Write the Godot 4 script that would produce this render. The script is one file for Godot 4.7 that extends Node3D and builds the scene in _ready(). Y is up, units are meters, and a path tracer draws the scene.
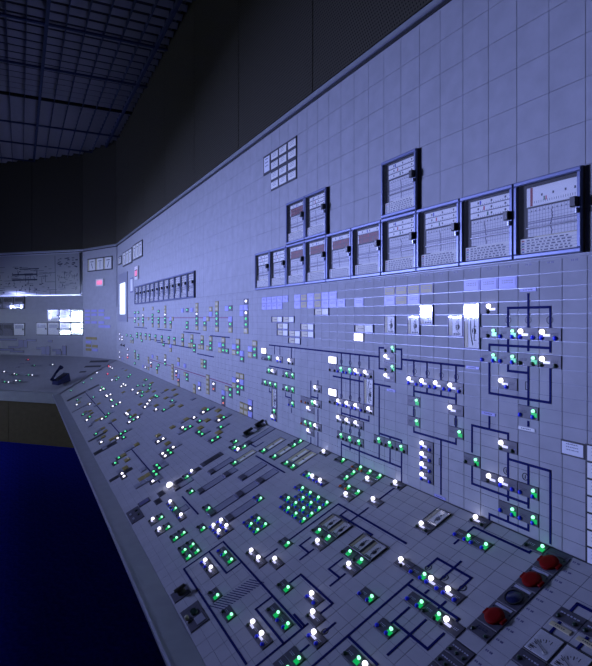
extends Node3D
# A dark control room: mosaic instrument wall, sloping mosaic desk, louvred ceiling.
# Grid data: [column, row, kind]. Columns grow along the wall away from the camera, rows grow downwards.
const WM = {"ring":[[1,3,"gR1k"],[0,3,"gR2b"],[-1,3,"wL2b"],[-2,3,"wL2b"],[1,5,"gR2b"],[0,5,"gR2b"],[-1,5,"gR2d"],[-2,5,"wL2d"],[0,7,"wL1b"],[-1,9,"gR2b"],[1,1,"wC1k"]],"branch":[[0,12,"wL2d"],[2,14,"gR2d"],[1,15,"wC1k"],[0,15,"wL2b"],[-1,15,"gR2b"],[0,17,"gR2b"],[-1,17,"gR2b"]],"four":[[6,8,"wL2b"],[5,8,"wL2b"],[4,8,"wL2b"],[3,8,"wL2b"],[6,10,"gR0n"],[3,10,"wL0n"],[6,12,"gR0n"],[3,12,"gR0n"]],"tower":[[5,14,"wL2b"],[5,15,"wL2b"],[5,16,"wL2b"],[5,17,"wL2b"]],"loop":[[8,5,"gR2d"],[8,6,"wL0n"],[8,7,"gR2d"],[8,8,"wL0n"]],"three":[[14,8,"n_2k"],[13,8,"gC2b"],[12,8,"gC2b"],[11,8,"wL2b"],[10,8,"wL2d"],[14,12,"n_2k"],[13,12,"wL2b"],[12,12,"wL2b"],[11,12,"wL2b"],[10,12,"wC2k"],[13,14,"wL2d"],[12,14,"wL2d"],[11,14,"wL2d"],[13,16,"gC2d"],[12,16,"gC2d"],[11,16,"gC2d"],[9,15,"gC2d"],[8,15,"gC2d"],[7,15,"gC2d"]],"twin":[[25,8,"n_2k"],[24,8,"gC2d"],[22,8,"wL2b"],[20,8,"wL2d"],[24,10,"gC2d"],[23,10,"wL2d"],[21,10,"gR2d"],[20,10,"gR2d"],[25,12,"gR2d"],[24,12,"gR2d"],[23,12,"gR2d"],[21,12,"gR2d"],[20,12,"gR2d"],[20,14,"gR2b"],[23,16,"gC2d"],[23,17,"wL2b"]],"amber":[[18,13,"n_2o"],[17,13,"gR1d"],[16,13,"wL2d"],[17,14,"wL0n"],[16,11,"wL2d"],[18,16,"gR2o"],[17,16,"gC1d"],[16,16,"wL2d"],[17,17,"wL0n"]]}
const LEG = [[25,-1,"l"],[24,-1,"l"],[23,-1,"l"],[22,-1,"l"],[21,-1,"l"],[25,0,"l"],[24,0,"l"],[23,0,"l"],[22,0,"l"],[19,-1,"l"],[17,-1,"l"],[15,-1,"l"],[19,0,"l"],[17,0,"l"],[15,0,"l"],[18,-1,"y"],[16,-1,"y"],[18,0,"y"],[16,0,"y"],[14,-1,"l"],[14,0,"l"],[13,0,"l"],[11,0,"l"],[8,0,"l"],[8,-1,"y"],[7,-1,"y"],[7,0,"y"],[6,-1,"y"],[5,-1,"y"],[6,0,"l"],[2,-1,"l"],[1,-1,"l"],[0,-1,"l"]]
const GA = [[8,2,1,2],[6,2,1,2],[5,1,1,2],[3,2,1,2],[2,1,1,4],[10,9,1,3],[23,13,1,3]]
const WIDE = [[15,1,2],[22,2,2],[20,2,2],[21,3,2],[21,4,2],[19,4,2],[17,3,2],[17,4,2],[19,5,2],[10,3,2]]
const SIGN = [[25,7],[14,7],[14,11],[11,4]]
const STK = [[48,0,"g"],[48,3,"g"],[48,4,"g"],[50,0,"l"],[44,-1,"y"],[44,0,"y"],[44,1,"w"],[44,2,"g"],[44,3,"g"],[44,4,"y"],[46,0,"l"],[41,2,"l"],[41,3,"g"],[41,4,"y"],[40,2,"y"],[37,-1,"y"],[37,0,"y"],[37,1,"g"],[37,2,"g"],[37,3,"g"],[37,4,"y"],[39,0,"y"],[39,1,"l"],[33,0,"g"],[33,2,"l"],[33,3,"g"],[33,4,"y"],[34,0,"l"],[29,-1,"w"],[29,0,"l"],[29,1,"w"],[29,2,"g"],[29,3,"g"],[29,4,"y"],[30,0,"l"],[30,1,"l"],[50,6,"y"],[50,7,"g"],[50,8,"y"],[46,6,"y"],[46,7,"g"],[46,8,"y"],[47,8,"y"],[45,8,"g"],[45,9,"g"],[42,6,"y"],[42,7,"g"],[42,8,"y"],[43,8,"y"],[39,6,"y"],[39,7,"g"],[39,8,"g"],[40,8,"y"],[35,6,"y"],[35,7,"g"],[35,8,"g"],[36,7,"l"],[36,8,"y"],[34,8,"g"],[31,6,"y"],[31,7,"g"],[31,8,"g"],[32,7,"l"],[32,8,"y"],[30,8,"l"],[30,9,"g"],[27,6,"y"],[27,7,"g"],[27,8,"g"],[28,7,"l"],[28,8,"y"],[81,0,"g"],[81,1,"l"],[81,2,"w"],[81,3,"g"],[78,0,"g"],[78,2,"g"],[78,4,"y"],[74,-1,"y"],[74,1,"w"],[74,2,"g"],[74,3,"g"],[74,4,"y"],[70,2,"y"],[67,-1,"y"],[67,1,"g"],[67,2,"g"],[67,3,"g"],[67,4,"y"],[63,0,"g"],[63,2,"g"],[63,3,"g"],[63,4,"y"],[59,-1,"y"],[59,0,"y"],[59,1,"w"],[59,2,"g"],[59,3,"g"],[59,4,"y"],[56,2,"l"],[56,3,"g"],[56,4,"y"],[55,2,"y"],[79,7,"g"],[79,8,"g"],[76,7,"g"],[76,8,"y"],[75,9,"g"],[72,7,"g"],[72,8,"y"],[69,7,"g"],[69,8,"y"],[65,7,"g"],[65,8,"y"],[61,7,"g"],[61,8,"y"],[60,9,"g"],[57,7,"g"],[57,8,"y"],[56,9,"l"],[56,10,"y"],[54,7,"g"],[54,8,"y"],[97,8,"w"],[97,10,"w"],[97,15,"w"],[97,17,"w"],[94,9,"w"],[94,10,"w"],[94,17,"l"],[89,8,"g"],[85,8,"g"],[85,10,"y"],[88,13,"w"],[88,15,"w"],[88,16,"r"],[83,9,"g"],[83,10,"y"],[81,13,"g"],[81,14,"y"],[95,12,"k"],[92,12,"k"],[52,12,"y"],[52,13,"l"],[49,13,"l"],[55,14,"y"],[55,15,"y"],[55,16,"y"],[55,17,"y"],[53,15,"w"],[53,16,"o"],[52,16,"l"],[52,17,"o"],[52,18,"y"],[49,15,"y"],[48,15,"g"],[48,16,"g"],[45,17,"y"],[45,18,"y"],[43,16,"l"],[43,17,"w"],[40,14,"y"],[40,15,"y"],[40,16,"y"],[40,17,"y"],[38,15,"w"],[38,16,"o"],[35,16,"l"],[35,17,"g"],[35,18,"o"],[34,15,"y"],[33,15,"g"],[33,16,"g"],[31,12,"y"],[31,13,"w"],[31,14,"g"],[31,15,"g"],[30,12,"y"],[30,13,"l"],[30,14,"g"],[32,13,"l"],[32,14,"y"],[30,17,"y"],[30,18,"y"],[29,17,"y"],[29,18,"y"],[28,16,"l"],[28,17,"w"],[28,18,"l"],[42,11,"y"],[42,12,"y"],[41,11,"g"],[41,12,"g"],[70,14,"y"],[70,15,"y"],[70,17,"y"],[68,15,"w"],[68,16,"o"],[67,13,"l"],[64,13,"y"],[64,16,"g"],[64,17,"y"],[59,12,"y"],[59,13,"w"],[59,14,"g"],[63,15,"g"],[74,17,"l"],[72,17,"w"],[81,15,"y"],[81,17,"g"],[78,14,"g"],[78,15,"g"]]
const DM = {"edge":[[15,0,"wL2d"],[13,0,"gR2d"],[7,0,"wL2d"],[1,0,"wL2d"],[-2,0,"gR1d"]],"amber2":[[11,2,"gR0n"],[11,1,"gR0n"],[11,0,"gR2o"],[10,0,"gR1o"],[9,0,"gR0n"],[9,1,"wL0n"],[10,3,"gR2o"],[9,3,"gR0n"],[9,4,"wL0n"],[7,3,"wL0n"],[14,4,"gR1b"],[13,4,"wL2b"],[12,4,"wL2b"]],"field":[[13,6,"gR2b"],[12,6,"gR2b"],[11,6,"gR2b"],[10,6,"gR2b"],[12,7,"gR2b"],[11,7,"gR2b"],[10,7,"gR2b"],[13,8,"gR2b"],[12,8,"gR2b"],[11,8,"gR2b"],[10,8,"gR2b"],[12,9,"gR2b"],[11,9,"gR2b"],[10,9,"gR2b"]],"whitequad":[[15,16,"wL2b"],[15,15,"wL2b"],[14,16,"wL2b"],[14,15,"wL2b"]],"greenquad":[[13,13,"gR2b"],[13,12,"gR2b"],[12,13,"gR2b"],[12,12,"gR2b"]],"darkquad":[[15,20,"gR1d"],[15,19,"gR1d"],[14,20,"gR1d"],[14,19,"gR1d"]],"pairs":[[17,20,"gR1d"],[17,19,"gR1d"],[21,21,"wL1d"],[21,20,"gR1d"],[19,21,"wL1d"],[19,20,"gR1d"],[22,18,"wL1b"],[21,18,"gR2b"],[19,18,"wL1b"],[22,15,"gR1d"],[18,15,"gR1d"],[16,17,"gR1d"],[25,14,"gR1d"],[25,13,"wL1b"]],"gaugerow":[[21,4,"gC1d"],[19,4,"gC1d"],[17,4,"gC1d"],[16,4,"gC1d"],[22,8,"gC1d"],[19,1,"gR1d"],[19,0,"gR1d"],[25,6,"gR1d"],[24,5,"gR1d"],[24,6,"wC1b"],[26,5,"gR1d"],[15,10,"gR2b"]],"hatch":[[9,12,"gR1d"],[10,15,"wL1d"],[9,15,"wL1d"],[8,14,"wL1d"],[12,17,"gR2b"],[11,17,"gR0n"],[12,19,"wL2b"],[11,19,"wL1d"],[9,20,"gR1d"],[7,20,"gR1d"],[6,15,"gR1d"]],"nearloop":[[5,17,"gR1d"],[4,17,"gR2b"],[5,19,"wL1d"],[4,19,"wL2b"],[2,18,"gR0n"],[2,19,"gR0n"],[4,14,"wL2b"],[3,15,"wL1d"],[2,16,"wL2b"],[2,11,"gR2b"],[0,15,"gR1d"],[-1,15,"wL0n"]],"meters":[[8,9,"gC1d"],[7,9,"gC1d"],[7,10,"wL1d"],[5,9,"gC1d"],[4,9,"gC1d"],[4,10,"wL1d"],[3,3,"wL2d"]],"strips":[[2,7,"wL1k"],[1,7,"gR2b"],[0,7,"wL2b"],[-1,7,"wL2b"],[0,9,"gR2b"],[-1,9,"gR2d"],[-2,9,"wL1d"],[0,12,"gR2b"],[1,2,"gR2b"],[0,2,"gR2b"]]}
const DS = [[23,8,4,"g"],[21,11,4,"g"],[21,9,2,"g"],[19,6,4,"g"],[17,12,4,"g"],[17,9,3,"g"],[17,6,3,"g"],[15,11,4,"g"],[24,0,5,"g"],[24,14,3,"g"],[20,17,2,"g"],[21,1,3,"c"],[19,1,3,"c"],[17,1,3,"c"],[16,1,3,"c"],[22,5,3,"c"]]
const DG = [[8,7,1,2],[7,7,1,2],[5,7,1,2],[4,7,1,2],[3,1,1,2]]
const WLN = {"ring":[[-0.5,0.5,-0.5,3],[0.5,1.5,-1.5,1.5],[0.5,1.5,0.5,3],[-1.5,1.5,-1.5,3],[0.5,4,0.5,5],[-0.5,4,-0.5,4.75],[-1.5,4,-1.5,4.75],[1.5,4.5,-1.5,4.5],[1.5,4.5,1.5,5],[1.5,6,1.5,8.5],[1.5,8.5,-1.5,8.5],[-1.5,8.5,-1.5,6],[0.5,6,0.5,6.5],[0.5,6.5,-0.5,6.5],[-0.5,6,-0.5,9],[-0.5,10.25,-0.5,10.5]],"branch":[[2.5,13.75,2.5,11.5],[2.5,11.5,0.5,11.5],[0.5,11.5,0.5,12],[1.5,10.5,1.5,11.5],[0.5,13,0.5,15],[0.5,13.5,-1.5,13.5],[-1.5,13.5,-1.5,18.75],[-0.5,13.5,-0.5,15],[0.5,16,0.5,16.75],[-0.5,16,-0.5,16.75],[2.5,15,2.5,16.5],[2.5,16.5,-0.5,16.5],[1.5,19,1.5,18.5],[1.5,18.5,-0.5,18.5],[-0.5,18.5,-0.5,17.75],[0.5,18,0.5,18.5]],"four":[[7.5,6.5,3,6.5],[6.5,6.5,6.5,8],[5.5,6.5,5.5,8],[4.5,6.5,4.5,8],[3.5,6.5,3.5,8],[6.5,9,6.5,10],[6.5,9.5,3.5,9.5],[5.5,9,5.5,9.5],[4.5,9,4.5,9.5],[3.5,9,3.5,10.25],[6.5,11,6.5,12],[3.5,11,3.5,12],[6.5,13,6.5,13.5],[6.5,13.5,3.5,13.5],[3.5,13.5,3.5,13],[4.5,13.5,4.5,18.5]],"loop":[[9,5.5,9.5,5.5],[9.5,5.5,9.5,7.75],[9.5,7.75,9,7.75],[8,5.5,7.5,5.5],[7.5,5.5,7.5,7.5],[7.5,7.5,8,7.5]],"three":[[24.5,6.5,9.5,6.5],[13.5,6.5,13.5,8],[13.5,9,13.5,12.25],[13.5,13.25,13.5,14],[13.5,15,13.5,16],[13.5,17.25,13.5,19.25],[12.5,6.5,12.5,8],[12.5,9,12.5,12],[12.5,13,12.5,14],[12.5,15,12.5,16],[12.5,17,12.5,17.75],[11.5,6.5,11.5,8],[11.5,9,11.5,12],[11.5,13,11.5,14],[11.5,15,11.5,16],[11.5,17,11.5,19],[10.5,6.5,10.5,8],[10.5,9,10.5,10],[10.5,13.25,10.5,13.75],[10.5,13.75,13.5,13.75],[14.5,9.5,8.5,9.5],[9.5,9.75,9.5,15.25],[9.5,16,9.5,17.5],[9.5,14.75,7.5,14.75],[7.5,14.75,7.5,15],[8.5,14.75,8.5,15],[8.5,16,8.5,17.5],[7.5,16,7.5,19],[13.5,17.5,7.5,17.5]],"twin":[[23.5,6.5,23.5,7.75],[22.5,6.5,22.5,7.75],[20.5,6.5,20.5,8],[24.5,9.75,20.5,9.75],[20.5,9.5,20.5,10],[24.5,13.25,24.5,13.75],[24.5,13.75,23.5,13.75],[21.5,13.25,21.5,13.75],[21.5,13.75,20.5,13.75],[20.5,13.25,20.5,14],[20.5,15.25,20.5,15.75]],"amber":[[16.5,10.5,16.5,11.25],[17.5,10.75,17.5,13],[17.5,12.75,16.5,12.75],[16.5,12.25,16.5,13],[16.5,14.25,16.5,15.75],[16.5,17.25,16.5,19],[17.5,18.25,17.5,19]]}
const DLN = {"trunk":[[9.5,5.75,9.5,12],[9.5,13.5,9.5,15],[9.5,5.75,3.5,5.75],[8.5,6.75,5.5,6.75],[5.5,6.75,5.5,7.25],[8.5,6.75,8.5,6],[7.5,4.5,7.5,7.25],[7.5,1,7.5,3]],"metersa":[[8.5,10.5,8.5,11.75],[8.5,11.75,7.5,11.75],[7.5,11.75,7.5,12.75],[7.5,11.75,7.5,11.25]],"metersb":[[5.5,10.25,5.5,11.75],[5.5,11.75,4.5,11.75],[4.5,11.75,4.5,12.75],[4.5,11.75,4.5,11.25]],"bigloop":[[3.5,16.75,13.5,16.75],[13.5,16.75,13.5,21.5],[13.5,21.5,4,21.5],[13.5,18.5,10.5,18.5],[10.5,18.5,10.5,16.75]],"midloop":[[6.5,16.75,6.5,18.5],[6.5,18.5,3.5,18.5],[3.5,18.5,3.5,16.25],[3.5,18.5,3.5,21],[6.5,15,6.5,13.75],[6.5,13.75,3.5,13.75],[3.5,13.75,3.5,15],[4.5,16.5,3.5,16.5],[2.5,18,2.5,17.25],[2.5,15.75,2.5,14.75]],"longrun":[[1.5,8.25,1.5,14.75],[1.5,14.75,1.5,18],[1.5,14.75,-0.5,14.75],[1.5,8.75,-1.5,8.75],[-1.5,8.75,-1.5,9],[0.5,8.5,0.5,8.25],[-0.5,9,-0.5,8.25]],"drop":[[0.5,12,0.5,10.25],[0.5,11.75,-1.5,11.75],[-1.5,11.75,-1.5,10.25],[-0.5,13.75,-0.5,10.25]],"bridge":[[1.5,6.5,1.5,5.5],[1.5,5.5,-0.5,5.5],[-0.5,5.5,-0.5,7],[0.5,7.25,0.5,4.75]],"rise":[[1.5,2,1.5,1.25],[1.5,1.25,-1.5,1.25],[-1.5,1.25,-1.5,1],[1.5,3.5,1.5,3]],"frame":[[21.5,5.75,16.5,5.75],[25,4.5,23,4.5],[23,4.5,23,3.25],[22.5,16.75,18.5,16.75],[18,1.75,16.5,1.75],[16.5,1.75,16.5,1.25],[18,0,18,1.5]],"fara":[[85.5,17.25,60,17.25]],"farb":[[55.5,17.5,45,17.5]],"farc":[[40,17.75,27.5,17.75]]}
const OVAL = [[0.5,2.46],[-0.49,2.45],[-1.47,2.45],[0.6,14.51],[-0.35,14.49],[6.45,7.55],[5.46,7.54],[4.47,7.57],[3.47,7.54],[13.51,7.55],[12.47,7.54],[11.48,7.51],[13.51,11.71],[12.47,11.63],[11.48,11.61]]
const BOX = [[-0.45,7.49],[6.47,11.59],[3.51,11.56],[4.54,15.59]]
const OVT = [[13.51,15.63],[12.47,15.56],[11.48,15.55]]
const DOV = [[1.43,6.62],[0.42,6.61],[-0.57,6.58],[2.5,15.69]]
const STRIP = [[-0.5,0.15,"l"],[1.54,10.22,"l"],[-0.42,10.79,"w"],[2.46,6.55,"l"],[4.56,18.83,"l"],[8.39,9.86,"l"]]
const FAR = [[38,13,"l"],[37,13,"w"],[37,12,"w"],[39,12,"y"],[35,12,"y"],[34,13,"l"],[33,13,"g"],[33,12,"w"],[32,14,"w"],[32,13,"g"],[33,11,"l"],[39,6,"y"],[39,7,"l"],[37,8,"w"],[36,7,"g"],[36,8,"g"],[36,9,"l"],[34,6,"y"],[34,7,"l"],[32,7,"g"],[33,7,"g"],[32,6,"l"],[30,7,"l"],[30,5,"y"],[29,7,"g"],[29,6,"g"],[38,5,"w"],[36,5,"g"],[35,4,"y"],[36,1,"y"],[45,4,"y"],[39,9,"y"],[39,2,"y"],[38,2,"g"],[38,3,"w"],[38,1,"l"],[39,3,"l"],[34,2,"y"],[33,2,"g"],[33,3,"w"],[34,3,"l"],[33,1,"l"],[31,4,"g"],[31,3,"l"],[56,2,"y"],[56,3,"l"],[65,2,"y"],[64,3,"g"],[70,2,"y"],[69,3,"l"],[51,2,"y"],[51,3,"l"],[49,4,"g"],[48,4,"l"],[55,7,"w"],[49,8,"w"],[51,7,"y"],[47,7,"g"],[47,6,"l"],[55,5,"g"],[56,5,"g"],[52,4,"y"],[59,4,"y"],[61,5,"y"],[62,4,"g"],[54,1,"y"],[56,6,"y"],[60,7,"g"],[53,8,"l"],[53,9,"w"],[47,5,"y"],[45,1,"l"],[31,15,"l"],[31,16,"g"],[75,7,"w"],[73,7,"w"],[74,8,"w"],[73,13,"w"],[72,13,"w"],[82,12,"g"],[80,12,"w"],[80,13,"w"],[79,12,"g"],[63,12,"w"],[63,13,"g"],[63,14,"w"],[67,13,"g"],[68,13,"w"],[72,12,"w"],[73,18,"w"],[74,18,"y"],[74,19,"l"],[78,21,"w"],[82,20,"g"],[83,19,"l"],[79,20,"y"],[63,21,"w"],[64,20,"g"],[65,20,"y"],[68,21,"g"],[69,20,"y"],[68,19,"y"],[66,19,"y"],[68,20,"l"],[59,18,"w"],[60,18,"y"],[60,19,"y"],[59,17,"g"],[60,16,"g"],[60,15,"l"],[60,20,"l"],[59,21,"l"],[55,13,"w"],[56,12,"y"],[54,13,"w"],[50,14,"w"],[52,12,"y"],[50,12,"w"],[50,13,"g"],[51,11,"l"],[52,13,"g"],[56,9,"y"],[48,21,"w"],[50,21,"l"],[50,20,"y"],[53,21,"g"],[54,19,"y"],[54,20,"l"],[52,19,"y"],[46,18,"w"],[47,18,"y"],[47,19,"y"],[47,17,"g"],[46,20,"l"],[46,21,"l"],[47,16,"g"],[47,15,"l"],[55,16,"y"],[55,17,"l"],[40,16,"y"],[40,17,"l"],[40,18,"l"],[39,19,"y"],[39,20,"g"],[45,17,"g"],[101,9,"w"],[97,12,"g"],[97,15,"g"],[95,20,"g"],[100,4,"w"],[97,4,"w"],[93,7,"r"],[102,4,"r"],[84,8,"w"],[82,7,"g"],[86,6,"y"],[83,6,"g"],[79,4,"g"],[80,3,"g"],[87,2,"y"],[91,2,"l"],[67,7,"w"],[63,7,"w"],[64,6,"y"],[62,6,"g"],[69,2,"g"],[66,4,"g"],[54,8,"w"],[54,9,"l"],[69,9,"y"],[70,16,"y"],[70,17,"l"],[77,16,"g"],[86,16,"l"],[68,5,"g"],[37,19,"y"],[38,21,"g"],[35,20,"y"],[35,21,"l"],[34,21,"w"],[33,21,"w"],[32,18,"l"],[30,18,"y"],[30,19,"y"],[28,18,"w"],[29,17,"g"],[29,19,"l"],[29,20,"l"],[29,18,"l"],[30,16,"g"],[30,15,"l"],[30,17,"g"],[28,17,"l"],[45,21,"l"],[33,14,"w"]]
const CY = 2.0            # eye height
const YAW = 26.443        # the wall runs this far to the side of the view axis
const TW = .0847          # wall mosaic pitch
const TH = .0431
const S0 = 1.3396
const H0 = .0991
const DW = .08039         # desk mosaic pitch
const DH = .04317
const SD = 1.3690
const VD = .0049
const SLOPE = 25.8
var M := {}
var used := {}
var shapes := {}
var protos := {}
var WALL: Transform3D
var DESK: Transform3D
var FACET: Transform3D
var BACK: Transform3D
var BDESK: Transform3D
var CORNER_A := Vector3(1.5, CY, -9.96)
var CORNER_B: Vector3
var occupied := {}

func _ready():
	# ---- camera, environment, key light
	var cam := Camera3D.new(); cam.name = "camera"; add_child(cam)
	cam.projection = Camera3D.PROJECTION_FRUSTUM
	cam.near = .05; cam.far = 100.0
	cam.size = 2.0 * .05 * 333.0 / 556.0
	cam.frustum_offset = Vector2(0, -15.0 / 556.0 * .05)
	cam.position = Vector3(0, CY, 0); cam.rotation_degrees = Vector3(0, -YAW, 0)
	cam.current = true
	var env := Environment.new()
	env.background_mode = Environment.BG_COLOR; env.background_color = Color(.004, .005, .012)
	env.tonemap_mode = Environment.TONE_MAPPER_LINEAR; env.tonemap_exposure = .98
	env.sdfgi_enabled = true; env.ssao_enabled = true; env.ssil_enabled = true
	var we := WorldEnvironment.new(); we.name = "environment"; we.environment = env; add_child(we)
	materials()
	frames()
	flood_light("long blue-white floodlight with added shields on two stands facing the instrument wall", Vector3(-7.57, 0, -11.56), Vector3(1.5, 0, -3.0), 2.4, .34, 2.215, 245.0, Color(.63, .68, 1.0), M.flood, .28, 1.9)
	flood_light("short white floodlight on two stands facing the back wall", Vector3(-9.05, 0, -10.35), Vector3(-1.5, 0, -15.5), 1.0, .34, 2.1, 28.0, Color(.86, .94, 1.0), M.white_flood, .05, .9)
	# ---- setting
	floor_and_walls()
	ceiling()
	desks()
	wall_tiles()
	desk_tiles()
	# ---- things
	recorders()
	wall_modules()
	wall_panels()
	far_wall()
	facet_and_back()
	desk_modules()
	desk_panels()
	back_desk_things()

# ------------------------------------------------------------------ helpers
func frames():
	WALL = Transform3D(Basis(Vector3(0, 0, 1), Vector3(0, 1, 0), Vector3(-1, 0, 0)), Vector3(1.5, CY, 0))
	var c := cos(deg_to_rad(SLOPE)); var s := sin(deg_to_rad(SLOPE))
	DESK = Transform3D(Basis(Vector3(0, 0, 1), Vector3(c, s, 0), Vector3(-s, c, 0)), Vector3(1.5, CY - .719, 0))
	var uf := -along(22.5); var ub := -along(45.0)
	CORNER_B = CORNER_A + along(22.5) * 1.16
	FACET = Transform3D(Basis(uf, Vector3.UP, uf.cross(Vector3.UP)), CORNER_A)
	BACK = Transform3D(Basis(ub, Vector3.UP, ub.cross(Vector3.UP)), CORNER_B)
	var nb := ub.cross(Vector3.UP)
	var vb := (-nb * 1.597 + Vector3(0, .453, 0)).normalized()
	BDESK = Transform3D(Basis(ub, vb, ub.cross(vb)), CORNER_B + Vector3(0, -.719, 0))

func along(deg: float) -> Vector3:
	var t := deg_to_rad(deg)
	return Vector3(-sin(t), 0, -cos(t))

func wpos(col: float, row: float) -> Vector3:      # local place on the instrument wall
	return Vector3(-(S0 + TW * col), H0 - TH * row, 0)

func dpos(col: float, row: float) -> Vector3:      # local place on the desk
	return Vector3(-(SD + DW * col), -(VD + DH * row), 0)

func numbered(called: String) -> String:
	var n: int = used.get(called, 0)
	used[called] = n + 1
	return called if n == 0 else "%s_%03d" % [called, n]

func tag(o: Node, label: String, category: String, group := ""):
	o.set_meta("label", label); o.set_meta("category", category)
	if group: o.set_meta("group", group)

func thing(called: String, label: String, category: String, xf: Transform3D, group := "") -> Node3D:
	var o := Node3D.new(); o.name = numbered(called); add_child(o); o.transform = xf
	tag(o, label, category, group)
	return o

func structure(called: String, xf := Transform3D()) -> Node3D:
	var o := Node3D.new(); o.name = numbered(called); add_child(o); o.transform = xf
	o.set_meta("kind", "structure")
	return o

func part(parent: Node, called: String, mesh: Mesh, m: Material, at := Vector3.ZERO, b := Basis()) -> MeshInstance3D:
	var o := MeshInstance3D.new(); o.name = called; o.mesh = mesh; o.material_override = m
	o.transform = Transform3D(b, at)
	parent.add_child(o, true)
	return o

func on(frame: Transform3D, p: Vector3) -> Transform3D:
	return Transform3D(frame.basis, frame * p)

func quad(st: SurfaceTool, a: Vector3, b: Vector3, c: Vector3, d: Vector3, uv := false):
	# a b c d counter-clockwise seen from the front; front faces run clockwise
	var n := (b - a).cross(d - a).normalized()
	var P := [a, c, b, a, d, c]
	var U := [Vector2(0, 1), Vector2(1, 0), Vector2(1, 1), Vector2(0, 1), Vector2(0, 0), Vector2(1, 0)]
	for i in 6:
		st.set_normal(n); st.set_uv(U[i] if uv else Vector2(P[i].x, P[i].y)); st.add_vertex(P[i])

func add_cbox(st: SurfaceTool, at: Vector3, w: float, h: float, d: float, b: float):
	# block with a chamfered front, back face at at.z
	var x := w / 2.0; var y := h / 2.0
	var o := [Vector3(-x, -y, 0), Vector3(x, -y, 0), Vector3(x, y, 0), Vector3(-x, y, 0)]
	var m := []; var f := []
	for p in o:
		m.append(p + Vector3(0, 0, d - b))
		f.append(Vector3(p.x - signf(p.x) * b, p.y - signf(p.y) * b, d))
	for i in 4: o[i] += at; m[i] += at; f[i] += at
	quad(st, f[0], f[1], f[2], f[3], true)
	for i in 4:
		var j := (i + 1) % 4
		if b > 0.0: quad(st, m[i], m[j], f[j], f[i])
		quad(st, o[i], o[j], m[j], m[i])
	quad(st, o[1], o[0], o[3], o[2])

func begin() -> SurfaceTool:
	var st := SurfaceTool.new(); st.begin(Mesh.PRIMITIVE_TRIANGLES); return st

func cbox(w: float, h: float, d: float, b := .0008) -> Mesh:
	var key := "b%.5f %.5f %.5f %.5f" % [w, h, d, b]
	if not shapes.has(key):
		var st := begin(); add_cbox(st, Vector3.ZERO, w, h, d, b); shapes[key] = st.commit()
	return shapes[key]

func hexa(p: Array) -> Mesh:                       # eight corners: four bottom, four top, both counter-clockwise from the top
	var st := begin()
	quad(st, p[4], p[5], p[6], p[7]); quad(st, p[3], p[2], p[1], p[0])
	for i in 4:
		var j := (i + 1) % 4
		quad(st, p[i], p[j], p[4 + j], p[4 + i])
	return st.commit()

func prism(pts: Array, y0: float, y1: float) -> Mesh:   # upright prism over a plan outline (x,z)
	var st := begin(); var n := pts.size()
	var flat := PackedVector2Array(pts)
	if Geometry2D.is_polygon_clockwise(flat): flat.reverse()
	var tri := Geometry2D.triangulate_polygon(flat)
	for k in range(0, tri.size(), 3):
		for yy in [y0, y1]:
			var q := []
			for e in 3: q.append(Vector3(flat[tri[k + e]].x, yy, flat[tri[k + e]].y))
			var up: bool = (q[1] - q[0]).cross(q[2] - q[0]).y > 0.0
			if up == (yy == y1): q = [q[0], q[2], q[1]]
			for v in q: st.set_normal(Vector3(0, 1 if yy == y1 else -1, 0)); st.set_uv(Vector2(v.x, v.z)); st.add_vertex(v)
	for i in n:
		var a := flat[i]; var b := flat[(i + 1) % n]
		quad(st, Vector3(b.x, y0, b.y), Vector3(a.x, y0, a.y), Vector3(a.x, y1, a.y), Vector3(b.x, y1, b.y))
	return st.commit()

func lathe(profile: Array, seg := 14) -> Mesh:     # [radius, z] from rim to axis, turned about z
	var key := str(profile) + str(seg)
	if shapes.has(key): return shapes[key]
	var st := begin()
	st.set_smooth_group(0)
	for i in profile.size() - 1:
		var a = profile[i]; var b = profile[i + 1]
		for k in seg:
			var t0 := TAU * k / seg; var t1 := TAU * (k + 1) / seg
			var p := [Vector3(a[0] * cos(t0), a[0] * sin(t0), a[1]), Vector3(a[0] * cos(t1), a[0] * sin(t1), a[1]), Vector3(b[0] * cos(t1), b[0] * sin(t1), b[1]), Vector3(b[0] * cos(t0), b[0] * sin(t0), b[1])]
			for e in [0, 2, 1]: st.add_vertex(p[e])
			if b[0] > .00001:
				for e in [0, 3, 2]: st.add_vertex(p[e])
	st.index(); st.generate_normals()
	shapes[key] = st.commit()
	return shapes[key]

func dome(r: float, h: float) -> Mesh:
	var p := [[r, 0.0], [r, h * .35]]
	for k in 4: p.append([r * cos(PI / 2 * (k + 1) / 4.0), h * .35 + h * .65 * sin(PI / 2 * (k + 1) / 4.0)])
	p[-1][0] = 0.0
	return lathe(p, 12)

func disc(r: float, h: float, bev := .001, seg := 18) -> Mesh:
	return lathe([[r, 0.0], [r, h - bev], [r - bev, h], [0.0, h]], seg)

func ring_mesh(r: float, t: float, h: float, seg := 18, sx := 1.0) -> Mesh:
	var st := begin()
	for k in seg:
		var c0 := Vector3(cos(TAU * k / seg) * sx, sin(TAU * k / seg), 0); var c1 := Vector3(cos(TAU * (k + 1) / seg) * sx, sin(TAU * (k + 1) / seg), 0)
		var z := Vector3(0, 0, h)
		quad(st, c0 * (r - t) + z, c0 * r + z, c1 * r + z, c1 * (r - t) + z)
		quad(st, c0 * r, c1 * r, c1 * r + z, c0 * r + z)
		quad(st, c1 * (r - t), c0 * (r - t), c0 * (r - t) + z, c1 * (r - t) + z)
	return st.commit()

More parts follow.
